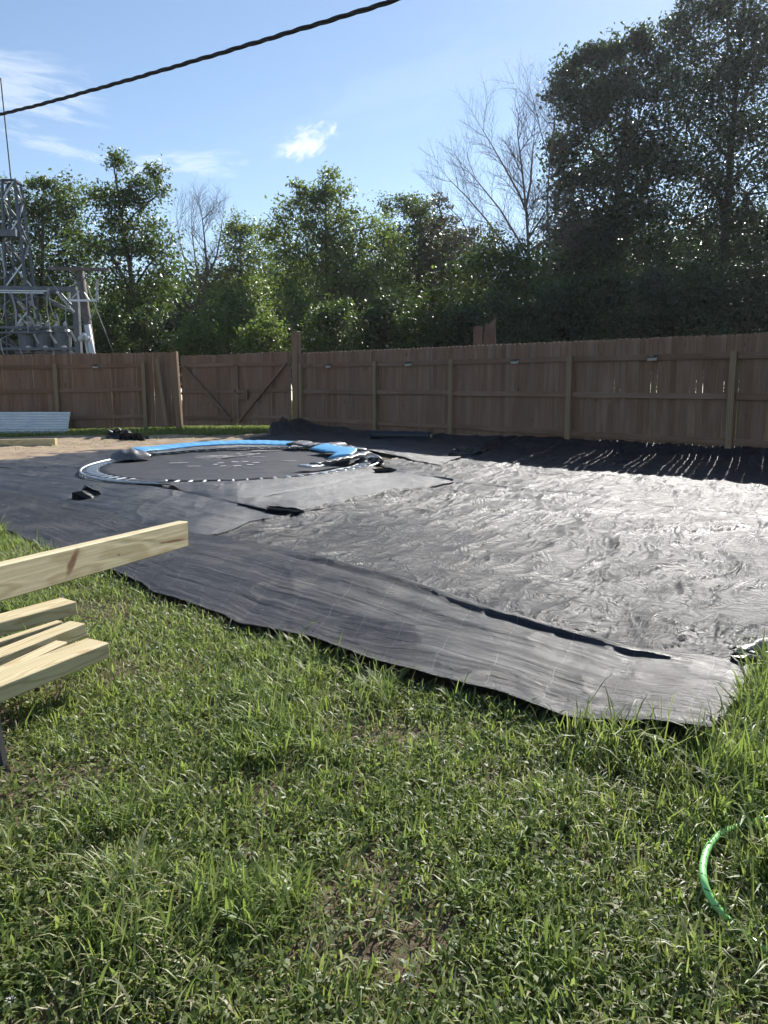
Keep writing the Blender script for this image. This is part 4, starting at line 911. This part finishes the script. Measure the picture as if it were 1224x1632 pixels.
# ================================================================== trees
def tube_np(pts, rs, n=5):
    b = MB(); b.tube(pts, list(rs), n, caps=False); return b.v, b.f
def leaves_mesh(name, C, size, mat, tint, up=.35, aspect=.5, seed=0):
    r = np.random.default_rng(seed); n = len(C)
    nrm = r.normal(size=(n, 3)); nrm[:, 2] = np.abs(nrm[:, 2]) * (1 + up) + up * .5; nrm /= np.linalg.norm(nrm, axis=1)[:, None]
    t = r.normal(size=(n, 3)); t[:, 2] -= .5; t -= nrm * (t * nrm).sum(1)[:, None]; t /= np.linalg.norm(t, axis=1)[:, None]
    bt = np.cross(nrm, t); L_ = size * r.uniform(.6, 1.35, n)[:, None]; w = L_ * aspect * r.uniform(.8, 1.2, n)[:, None]
    V = np.stack([C - t * L_ * .5, C - t * L_ * .04 + bt * w * .5 + nrm * L_ * .06, C + t * L_ * .5 - nrm * L_ * .06, C - t * L_ * .04 - bt * w * .5 + nrm * L_ * .06], 1).reshape(-1, 3)
    idx = np.arange(n * 4)
    return np_mesh(name, V, idx, np.full(n, 4), mat, False, {'tint': np.repeat(tint, 4)})
def tree(name, lobes, Y, mat, label, cat='tree', leaf=.16, dens=1.0, seed=1, depth=.75, trunk=True, spread=.32, tr=.16, group=None, tb=0.0, clump_n=None, base_px=None):
    r = np.random.default_rng(seed); k = Y / FPX
    cen = [(at(x, y, Y + r.uniform(-.12, .12) * Y * .12), rx * k, ry * k) for x, y, rx, ry in lobes]
    area = np.array([a * b for _, a, b in cen]); bx = (sum(c.x * w for (c, _, _), w in zip(cen, area)) / area.sum()) if base_px is None else at(base_px, 560, Y).x
    z0 = gz(bx, Y); root = empty(name, (bx, Y, z0)); tag(root, label, cat, group)
    P = []; TI = []; clumps = []
    for c, a, b in cen:
        nc = clump_n or max(7, int(10 * (a * b) ** .55)); d3 = max(a, b) * depth
        for i in range(nc):
            v = r.normal(size=3); v /= np.linalg.norm(v); rr = r.uniform(.35, 1.0) ** .55
            q = np.array([c.x + v[0] * a * rr, c.y + v[1] * d3 * rr, c.z + v[2] * b * rr]); clumps.append((q, min(a, b) * spread * r.uniform(.65, 1.35), (c, a, b)))
            nl = int(dens * r.uniform(.6, 1.4) * 3.6 * (min(a, b) ** 1.75) / (leaf ** 1.6) / nc * 20.0) + 20
            g = r.normal(size=(nl, 3)) * np.array([1.15, 1.15, .75]) * clumps[-1][1]
            P.append(q + g); TI.append(np.clip(r.normal(.42 + tb + .12 * r.normal(), .2, nl), 0, 1))
    P = np.concatenate(P); TI = np.concatenate(TI)
    zmin = np.array([gz(bx, Y)]) + .05; ok = P[:, 2] > zmin; P = P[ok]; TI = TI[ok]
    cr = link('crown', leaves_mesh('crown', P - np.array(root.location), leaf, mat, TI, seed=seed), root)
    if trunk:
        b = MB(); rootp = Vector((bx, Y, z0 - .3)); top = max(cen, key=lambda q: q[0].z)[0]; H = top.z - z0
        pts = []; rs = []
        for i in range(9):
            t = i / 8; w = .25 * math.sin(t * 5 + seed); pts.append(Vector((bx + (top.x - bx) * t ** 1.6 + w * .4, Y + (top.y - Y) * t + w * .3, z0 - .3 + (H + .2) * t))); rs.append(tr * (1 - .86 * t))
        b.tube(pts, rs, 8)
        for (c, a, bb) in cen:
            t = min(.92, max(.12, (c.z - bb * 1.2 - z0) / H)); i = int(t * 8); s = pts[i].lerp(pts[i + 1], t * 8 - i); r0 = tr * (1 - .86 * t) * .62
            mid = s.lerp(c, .5) + Vector((0, 0, .12 * bb)); b.tube([s, s.lerp(mid, .5), mid, mid.lerp(c, .6), c], [r0, r0 * .85, r0 * .66, r0 * .5, r0 * .35], 6)
        for q, sg, (c, a, bb) in clumps[::2]:
            qv = Vector(q); m = c.lerp(qv, .5) + Vector((0, 0, -.05)); b.tube([c, m, qv], [tr * .2, tr * .13, tr * .05], 4, caps=False)
        b.part('trunk', M['bark'], root, smooth=True)
    return root
def bare_tree(name, segs, Y, label, seed, r0, depthn, spread=26, ylim=None):
    """segs: main limbs as pixel polylines; twigs grow off them"""
    rn = random.Random(seed); k = Y / FPX; bx = at(segs[0][0][0], 560, Y).x; z0 = gz(bx, Y); root = empty(name, (bx, Y, z0)); tag(root, label, 'bare tree')
    b = MB(); tw = MB()
    def grow(p, d, L_, r, lev):
        n = 4; pts = [p]; q = p
        for i in range(n):
            d = (d + Vector((rn.uniform(-.16, .16), rn.uniform(-.16, .16), rn.uniform(-.06, .16)))).normalized(); q = q + d * L_ / n; pts.append(q)
        tw.tube(pts, [r * (1 - .75 * i / n) for i in range(n + 1)], 4, caps=False)
        if lev > 0:
            for i in range(1, n + 1):
                for s in ((-1, 1) if lev > 1 or i == n else (rn.choice((-1, 1)),)):
                    ax = d.cross(Vector((rn.uniform(-.5, .5), 1, rn.uniform(-.5, .5)))).normalized(); a = rad(rn.uniform(18, 46)) * s
                    nd = (d * math.cos(a) + ax * math.sin(a)); nd = (nd + Vector((0, rn.uniform(-.3, .3), .15))).normalized(); grow(pts[i], nd, L_ * rn.uniform(.5, .72), r * .5, lev - 1)
    for si, sg in enumerate(segs):
        pts = [at(x, y, Y + (rn.uniform(-.5, .5) if j else 0) * (si > 0)) for j, (x, y) in enumerate(sg)]
        if si == 0: pts = [Vector((pts[0].x, Y, z0 - .3))] + pts
        rr = r0 * (1 if si == 0 else .5); n = len(pts); b.tube(pts, [rr * (1 - .8 * i / (n - 1)) for i in range(n)], 6)
        for j in range(1 if si else 2, n):
            d = (pts[j] - pts[j - 1]); L_ = d.length; d.normalize()
            for t in (.15, .5, .85):
                p = pts[j - 1].lerp(pts[j], t); s = rn.choice((-1, 1)); ax = Vector((d.z, 0, -d.x)).normalized() * s; a = rad(rn.uniform(22, 48)); nd = (d * math.cos(a) + ax * math.sin(a) + Vector((0, rn.uniform(-.35, .35), .12))).normalized()
                grow(p, nd, depthn * k * rn.uniform(.6, 1.1), rr * .22, 2)
        grow(pts[-1], (pts[-1] - pts[-2]).normalized(), depthn * k * .8, rr * .2, 2)
    b.part('trunk', M['deadbark'], root, smooth=True); tw.part('twig_crown', M['deadbark'], root)
T = tree
L1, L2, L3, L4 = M['leaf'], M['leaf_light'], M['leaf_dark'], M['leaf_dull']
T('broadleaf_tree', [(-30, 360, 60, 60), (45, 335, 42, 38), (95, 318, 38, 32), (70, 300, 22, 18), (122, 345, 26, 34), (105, 400, 52, 48), (30, 420, 58, 60), (125, 440, 35, 40), (80, 490, 75, 60), (0, 500, 70, 60)], 36, L1, 'loose crowned green tree behind the lattice tower', seed=11, dens=1.25, tr=.2)
T('broadleaf_tree', [(186, 262, 17, 20), (246, 282, 22, 20), (205, 300, 34, 26), (240, 320, 30, 26), (178, 330, 30, 36), (215, 365, 52, 42), (258, 400, 30, 44), (180, 410, 48, 48), (235, 455, 52, 48), (180, 490, 55, 50), (240, 520, 50, 45)], 33, L1, 'tall green tree with two pointed tops, beside the utility pole', seed=12, dens=1.05, tr=.2)
bare_tree('bare_tree', [[(318, 545), (322, 480), (330, 430), (326, 380), (322, 345)], [(322, 480), (298, 430), (288, 390), (282, 350)], [(326, 450), (345, 410), (352, 370), (356, 340)], [(324, 470), (312, 420), (306, 370), (305, 340)], [(324, 460), (352, 440), (372, 420)]], 38, 'thin leafless tree between two leafy trees behind the gate', 5, .11, 34)
T('broadleaf_tree', [(385, 358, 26, 20), (368, 385, 32, 28), (405, 395, 32, 28), (380, 430, 50, 40), (355, 450, 30, 30), (410, 470, 50, 40)], 40, L2, 'small pale green tree beside the thin leafless tree', seed=13, dens=.85)
T('broadleaf_tree', [(518, 292, 22, 18), (472, 308, 13, 18), (500, 325, 30, 24), (540, 330, 34, 26), (470, 350, 30, 26), (520, 365, 48, 36), (575, 365, 40, 34), (450, 385, 30, 30), (490, 410, 50, 44), (560, 420, 60, 48), (610, 390, 34, 36), (520, 470, 70, 50), (600, 470, 55, 48), (450, 450, 40, 40)], 34, L2, 'broad sunlit green tree with a feathery pointed top behind the tall gate post', seed=14, dens=1.1, tr=.2)
T('broadleaf_tree', [(640, 330, 30, 20), (668, 330, 24, 20), (650, 360, 44, 30), (620, 375, 30, 28), (690, 380, 40, 36), (660, 410, 56, 44), (720, 410, 36, 40), (680, 460, 60, 50)], 39, L1, 'dark rounded tree between the feathery tree and the dead limbs', seed=15, dens=1.1)
T('broadleaf_tree', [(700, 330, 15, 22), (705, 365, 24, 28), (735, 375, 24, 28), (722, 410, 36, 36), (752, 430, 34, 36), (780, 400, 26, 32)], 37, L4, 'small yellowish tree tangled in the dead limbs of the bare tree', seed=16, dens=.7)
bare_tree('bare_tree', [[(842, 560), (842, 480), (843, 420), (841, 370), (838, 330), (832, 270), (825, 215)], [(842, 345), (828, 310), (806, 270), (786, 235), (768, 205)], [(843, 410), (822, 375), (798, 335), (770, 300), (745, 270)], [(842, 440), (808, 395), (775, 350), (745, 315), (715, 285)], [(838, 330), (846, 290), (848, 250), (852, 215)], [(842, 380), (862, 350), (876, 325)], [(843, 400), (868, 385), (880, 370)], [(842, 560), (790, 480), (772, 430), (755, 390), (735, 350), (705, 320)], [(800, 480), (765, 430), (730, 400)], [(850, 560), (878, 400), (872, 330), (876, 260), (862, 210), (850, 160)], [(876, 260), (884, 200), (882, 150)]], 34, 'big leafless tree with fine upswept twigs beside the tallest leafy trees', 9, .12, 46)
T('broadleaf_tree', [(790, 395, 24, 28), (815, 420, 40, 36), (770, 450, 45, 44), (840, 450, 48, 48), (800, 490, 70, 50), (870, 500, 60, 50)], 32, L1, 'low green tree growing at the foot of the big leafless tree', seed=17, dens=1.1)
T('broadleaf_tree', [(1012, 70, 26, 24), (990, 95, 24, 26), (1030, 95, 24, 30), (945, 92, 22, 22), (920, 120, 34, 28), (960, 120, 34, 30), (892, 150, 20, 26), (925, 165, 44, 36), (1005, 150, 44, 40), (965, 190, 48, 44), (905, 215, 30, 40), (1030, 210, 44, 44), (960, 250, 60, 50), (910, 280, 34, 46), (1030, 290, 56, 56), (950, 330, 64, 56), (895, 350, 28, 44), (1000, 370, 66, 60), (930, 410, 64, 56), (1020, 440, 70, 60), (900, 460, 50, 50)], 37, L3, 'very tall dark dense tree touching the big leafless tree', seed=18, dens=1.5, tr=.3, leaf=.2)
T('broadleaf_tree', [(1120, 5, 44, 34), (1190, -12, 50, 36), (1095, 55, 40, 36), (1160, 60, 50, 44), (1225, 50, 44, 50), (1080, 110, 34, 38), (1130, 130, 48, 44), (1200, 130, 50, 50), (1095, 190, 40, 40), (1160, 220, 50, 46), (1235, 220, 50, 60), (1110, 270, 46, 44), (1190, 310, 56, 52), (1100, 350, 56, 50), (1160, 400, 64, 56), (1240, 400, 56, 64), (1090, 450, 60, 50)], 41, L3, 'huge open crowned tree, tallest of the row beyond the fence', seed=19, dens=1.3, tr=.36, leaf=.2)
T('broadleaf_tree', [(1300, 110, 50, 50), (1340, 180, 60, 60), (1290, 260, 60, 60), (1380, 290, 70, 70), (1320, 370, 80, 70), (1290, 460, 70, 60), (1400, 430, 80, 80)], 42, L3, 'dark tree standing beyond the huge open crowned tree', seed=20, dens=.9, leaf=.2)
T('broadleaf_tree', [(-140, 330, 60, 50), (-100, 400, 60, 60), (-180, 420, 70, 70), (-120, 490, 80, 60)], 37, L1, 'green tree standing behind the far end of the substation', seed=21, dens=.9)
# understory shrubs just beyond the fence
sh = [(-90, 535, 60, 45, 33, 0, 'behind the far end of the bus frame'), (25, 545, 60, 40, 32, 2, 'behind the lattice tower base'), (110, 535, 50, 45, 31.5, 0, 'behind the bus frame column nearest the utility pole'), (190, 535, 45, 50, 30, 0, 'beside the utility pole conduit'), (250, 530, 45, 52, 29, 2, 'above the shorter gate post'),
      (310, 540, 45, 40, 27, 1, 'above the gate leaf with the screw-dotted brace'), (365, 505, 55, 50, 29, 1, 'rounded and bright, behind the gate'), (425, 535, 42, 44, 26, 1, 'above the gate leaf with the latch board'), (470, 510, 45, 55, 30, 1, 'tall, behind the tall gate post'), (535, 520, 55, 55, 27, 0, 'above the first fence bay'), (610, 520, 55, 55, 27.5, 2, 'above the second fence bay'),
      (690, 510, 58, 58, 27, 0, 'above the fabric roll bay'), (745, 525, 50, 45, 26, 2, 'behind the square topped scrap plank'), (815, 510, 60, 60, 27, 2, 'behind the pointed scrap plank'), (890, 500, 60, 60, 28, 2, 'below the tall dark tree trunk'), (960, 490, 65, 65, 27, 2, 'dense, under the tall dark tree'), (1040, 485, 65, 70, 28, 2, 'dense, between the two tallest trees'), (1115, 480, 65, 70, 27, 2, 'dense, under the huge open crowned tree'), (1195, 470, 70, 75, 28, 2, 'dense, above the fence bay with light showing between boards'), (1290, 470, 80, 80, 28, 2, 'dense, beyond the last fence bay')]
for i, (x, y, rx, ry, Y, m, lb) in enumerate(sh):
    rr = random.Random(i); lob = [(x, y, rx * .7, ry * .7), (x - rx * .5, y + ry * .3, rx * .55, ry * .55), (x + rx * .5, y + ry * .35, rx * .55, ry * .55), (x + rx * rr.uniform(-.3, .3), y - ry * .5, rx * .4, ry * .42), (x + rx * rr.uniform(-.6, .6), y - ry * .2, rx * .45, ry * .45), (x, y + ry * .75, rx * .8, ry * .45)]
    T('shrub', lob, Y, [L1, L2, L3][m], 'leafy shrub ' + lb, 'shrub', leaf=.13, seed=40 + i, dens=.95, tr=.06, group='shrubs beyond the fence', tb=.05 if m == 1 else 0)
# the wood behind reads as one mass
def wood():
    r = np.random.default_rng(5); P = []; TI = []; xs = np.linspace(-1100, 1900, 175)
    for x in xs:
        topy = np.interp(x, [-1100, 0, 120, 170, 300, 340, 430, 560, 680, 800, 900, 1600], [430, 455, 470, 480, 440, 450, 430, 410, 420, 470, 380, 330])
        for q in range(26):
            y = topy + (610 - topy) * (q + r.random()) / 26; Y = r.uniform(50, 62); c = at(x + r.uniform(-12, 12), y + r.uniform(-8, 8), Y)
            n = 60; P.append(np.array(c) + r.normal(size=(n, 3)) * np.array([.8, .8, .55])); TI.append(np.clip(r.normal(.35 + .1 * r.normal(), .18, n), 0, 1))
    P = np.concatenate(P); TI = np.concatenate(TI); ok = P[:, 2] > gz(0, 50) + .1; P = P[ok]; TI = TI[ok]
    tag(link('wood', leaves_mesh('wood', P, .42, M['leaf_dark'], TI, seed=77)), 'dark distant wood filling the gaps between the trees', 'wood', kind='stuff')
wood()
# ================================================================== grass
from mathutils import geometry
FAB = np.array([tuple(G(*p)[:2]) for p in A_LOW] + [tuple(G(*p)[:2]) for p in [(1165, 1178), (1196, 1092), (1240, 1082), (1500, 1090)]] + [(9.5, 6.8), (-2.1, 17.9), (-3.5, 16.6), (-19, 14.2)])
def inside(x, y, P):
    c = np.zeros(len(x), bool); n = len(P); j = n - 1
    for i in range(n):
        xi, yi = P[i]; xj, yj = P[j]
        m = ((yi > y) != (yj > y)) & (x < (xj - xi) * (y - yi) / (yj - yi + 1e-12) + xi); c ^= m; j = i
    return c
def blades_mesh(name, x, y, h, w, lean, tint, mat, levels=3, seed=0, sink=.004):
    r = np.random.default_rng(seed); n = len(x); z = gh(x, y) - sink
    a = r.uniform(0, 2 * np.pi, n); d = np.stack([np.cos(a), np.sin(a), 0 * a], -1); tw = a + np.pi / 2 + r.normal(0, .35, n)
    wd = np.stack([np.cos(tw), np.sin(tw), r.normal(0, .15, n)], -1)
    base = np.stack([x, y, z], -1); ts = [0, .4, .75, 1.0] if levels == 3 else [0, .55, 1.0]
    fw = [.75, 1.0, .72, 0] if levels == 3 else [.85, .95, 0]
    rows = []
    for t, f in zip(ts, fw):
        lz = np.sin(np.clip(t * lean, 0, 2.4)) / np.maximum(lean, .05); lx = (1 - np.cos(np.clip(t * lean, 0, 2.4))) / np.maximum(lean, .05)
        p = base + d * (h * lx)[:, None]; p[:, 2] += h * lz
        if f == 0: rows.append(p)
        else: rows += [p - wd * (w * f / 2)[:, None], p + wd * (w * f / 2)[:, None]]
    V = np.stack(rows, 1); k = V.shape[1]; V = V.reshape(-1, 3); o = (np.arange(n) * k)[:, None]
    if levels == 3: lp = np.concatenate([o + np.array([[0, 1, 3, 2]]), o + np.array([[2, 3, 5, 4]]), o + np.array([[4, 5, 6]])], 1); sz = np.tile([4, 4, 3], n)
    else: lp = np.concatenate([o + np.array([[0, 1, 3, 2]]), o + np.array([[2, 3, 4]])], 1); sz = np.tile([4, 3], n)
    return np_mesh(name, V, lp, sz, mat, False, {'tint': np.repeat(tint, k)})
def lawn():
    r = np.random.default_rng(3)
    def scatter(x0, x1, y0, y1, dens): n = int((x1 - x0) * (y1 - y0) * dens); return r.uniform(x0, x1, n), r.uniform(y0, y1, n)
    X = []; Y = []
    for (x0, x1, y0, y1, de) in [(-1.6, 1.6, 1.0, 2.0, 11500), (-2.2, 2.2, 2.0, 3.2, 9500), (-3.0, 1.4, 3.2, 4.6, 7000), (-4.2, -.4, 4.6, 6.8, 5000), (-9, -3.0, 3.2, 11.5, 1300), (-5, -1.6, -.5, 3.2, 1600), (1.6, 5, -.5, 4.0, 1800), (-1.6, 1.6, -.5, 1.0, 2500)]:
        a, b_ = scatter(x0, x1, y0, y1, de); X.append(a); Y.append(b_)
    X = np.concatenate(X); Y = np.concatenate(Y); ok = ~inside(X, Y, FAB); X = X[ok]; Y = Y[ok]
    lush = ss(.55, 1.25, X + .25 * (fbm(X * 1.5, Y * 1.5, 3, 71) - .5) * 2 - .12 * np.clip(2.2 - Y, -1, 1)) * ss(1.25, 1.7, Y)
    ed = np.array([tuple(G(*p)[:2]) for p in A_LOW]); ey = np.interp(X, ed[:, 0], ed[:, 1]); near = ss(.28, .0, ey - Y) * ss(-.6, -.1, X)
    back = ss(4.6, 5.2, Y) * .5
    patch = fbm(X * 2.3, Y * 2.3, 4, 60); bare = ss(.42, .31, fbm(X * 1.7 + 9, Y * 1.7, 4, 64)) * (1 - lush)
    clumpy = fbm(X * 13, Y * 13, 2, 66); keep = (r.random(len(X)) > bare * .8) & (r.random(len(X)) < .35 + 1.0 * ss(.34, .6, clumpy)); X, Y, lush, near, back, patch, bare = [q[keep] for q in (X, Y, lush, near, back, patch, bare)]; n = len(X)
    tuft = ss(.55, .72, patch)
    h = (.040 + .055 * r.random(n) ** 1.4) * (1 + .75 * tuft + 1.5 * lush * (.4 + 1.2 * r.random(n)) + .25 * near * r.random(n) + back); long = r.random(n) < .05; h[long] *= 1.5
    w = r.uniform(.0028, .0066, n) * (1 + .2 * lush); wide = r.random(n) < .14; w[wide] *= 1.75
    lean = np.clip(r.normal(1.35, .5, n) - .1 * lush, .2, 2.4); flat = r.random(n) < .22 * (1 - lush); lean[flat] = r.uniform(1.6, 2.4, flat.sum())
    tone = fbm(X * 1.1, Y * 1.1, 3, 80)
    tint = np.clip(r.normal(.46, .2, n) + (tone - .5) * .5 + .06 * lush + .1 * near, 0, .82); dry = r.random(n) < (.07 + .34 * ss(.56, .38, tone) * (1 - lush) + .3 * bare); tint[dry] = r.uniform(.85, 1, dry.sum())
    print('blades', n)
    tag(link('grass', blades_mesh('grass', X, Y, h, w, lean, tint, M['grass'], 3, 1)), 'lush short green lawn grass in front of the weed barrier', 'grass', kind='stuff')
    # low broad weed leaves between the blades
    X = []; Y = []
    for (x0, x1, y0, y1, de) in [(-1.6, 1.6, 1.0, 2.0, 9000), (-2.2, 2.2, 2.0, 3.2, 7000), (-3.0, 1.4, 3.2, 4.6, 4500), (-4.2, -.4, 4.6, 6.8, 2500)]:
        a, b_ = scatter(x0, x1, y0, y1, de); X.append(a); Y.append(b_)
    X = np.concatenate(X); Y = np.concatenate(Y); ok = ~inside(X, Y, FAB); X = X[ok]; Y = Y[ok]; m = fbm(X * 3, Y * 3, 3, 91); ok = r.random(len(X)) < ss(.3, .6, m) * .9 + .1; X = X[ok]; Y = Y[ok]; n = len(X)
    C = np.stack([X, Y, gh(X, Y) + r.uniform(.008, .045, n)], -1)
    tag(link('clover_cover', leaves_mesh('clover_cover', C, .020, M['weed'], np.clip(r.normal(.5, .22, n), 0, 1), up=.9, aspect=.55, seed=8)), 'low broad leaved weeds growing through the lawn', 'ground cover', kind='stuff')
    # clover blossoms
    b = MB(); k = 0
    while k < 32:
        x, y = r.uniform(-2.2, 1.6), r.uniform(1.15, 4.2)
        if inside(np.array([x]), np.array([y]), FAB)[0] or fbm(np.array([x * 1.3]), np.array([y * 1.3]), 2, 5)[0] < .45: continue
        k += 1; z = ghf(x, y) + r.uniform(.035, .06); s = r.uniform(.006, .010)
        for q in range(16):
            v = Vector(r.normal(size=3)).normalized(); v.z = abs(v.z) * .9 - .1; c = Vector((x, y, z)) + v * s; t = v.orthogonal().normalized() * s * .32; u = v.cross(t)
            b.add([c - t * .6, c + u * .6, c + v * s * .55, c - u * .6], [(0, 1, 2), (0, 2, 3)])
        b.bar((x, y, z - .05), (x, y, z), .0014)
    tag(link('white_clover', b.mesh('white_clover', M['clover'])), 'tiny white clover blossoms dotted through the lawn', 'clover', kind='stuff')
    # verge by the left fence and the rough ground beyond it
    X, Y = scatter(-19, -1.8, 16.6, 21.5, 850); hi = np.interp(X, [-19, -7.5, -5.5, -4, -1.6], [17.2, 17.05, 16.9, 16.9, 17.1]) + (fbm(X * 1.5, X * 0 + 2, 3, 77) - .5) * .8; ok = Y > hi + r.normal(0, .12, len(X)); X = X[ok]; Y = Y[ok]
    ok = ~((X > -2.6) & (Y < 18.1)); X = X[ok]; Y = Y[ok]; n = len(X)
    tag(link('verge_grass', blades_mesh('verge_grass', X, Y, r.uniform(.07, .17, n), r.uniform(.006, .013, n), r.uniform(.3, 1.5, n), np.clip(r.normal(.58, .16, n), 0, .86), M['grass'], 2, 2)), 'grass verge along the gate and the fence behind the metal panels', 'grass', kind='stuff')
    # weeds creeping onto the dirt strip
    X, Y = scatter(-13, -2.6, 13.8, 17.4, 60); ok = (fbm(X * 2, Y * 2, 3, 33) > .5) & (np.interp(X, *np.array([(p.x, p.y) for p in [G(*q) for q in F_TOP]]).T) + .1 < Y); X = X[ok]; Y = Y[ok]; n = len(X)
    tag(link('sparse_weeds', blades_mesh('sparse_weeds', X, Y, r.uniform(.04, .1, n), r.uniform(.006, .012, n), r.uniform(.6, 1.8, n), np.clip(r.normal(.7, .2, n), 0, 1), M['grass'], 2, 4, sink=-.02)), 'sparse weeds on the bare dirt strip', 'weeds', kind='stuff')
    # undergrowth beyond the fence
    X, Y = scatter(-20, 22, 12, 34, 60); ok = (X * RFN.x + Y * RFN.y > RFA.x * RFN.x + RFA.y * RFN.y + .5) & (Y > 19 - .02 * X) | ((X > -1) & (X * RFN.x + Y * RFN.y > RFA.x * RFN.x + RFA.y * RFN.y + .4)); X = X[ok]; Y = Y[ok]; n = len(X)
    tag(link('rough_grass', blades_mesh('rough_grass', X, Y, r.uniform(.2, .6, n), r.uniform(.012, .03, n), r.uniform(.3, 1.3, n), np.clip(r.normal(.45, .2, n), 0, .9), M['grass'], 2, 6)), 'rough tall grass growing outside the fence', 'grass', kind='stuff')
lawn()
# ================================================================== pale veil: thin air volume added to imitate lens glare
def glare_veil():
    t = bpy.data.materials.new('glare_veil'); t.use_nodes = True; nt = t.node_tree; nt.nodes.clear()
    o = nt.nodes.new('ShaderNodeOutputMaterial'); v = nt.nodes.new('ShaderNodeVolumePrincipled')
    v.inputs['Color'].default_value = (.86, .92, 1, 1); v.inputs['Density'].default_value = .0003; v.inputs['Anisotropy'].default_value = .45
    nt.links.new(v.outputs[0], o.inputs['Volume'])
    b = MB(); b.box((0, 0, 10.5), (2700, 2700, 25)); h = b.thing('glare_veil', t, (0, 0, 0)); tag(h, 'thin pale air volume added to stand in for lens glare', 'glare_veil', kind='stuff')
glare_veil()
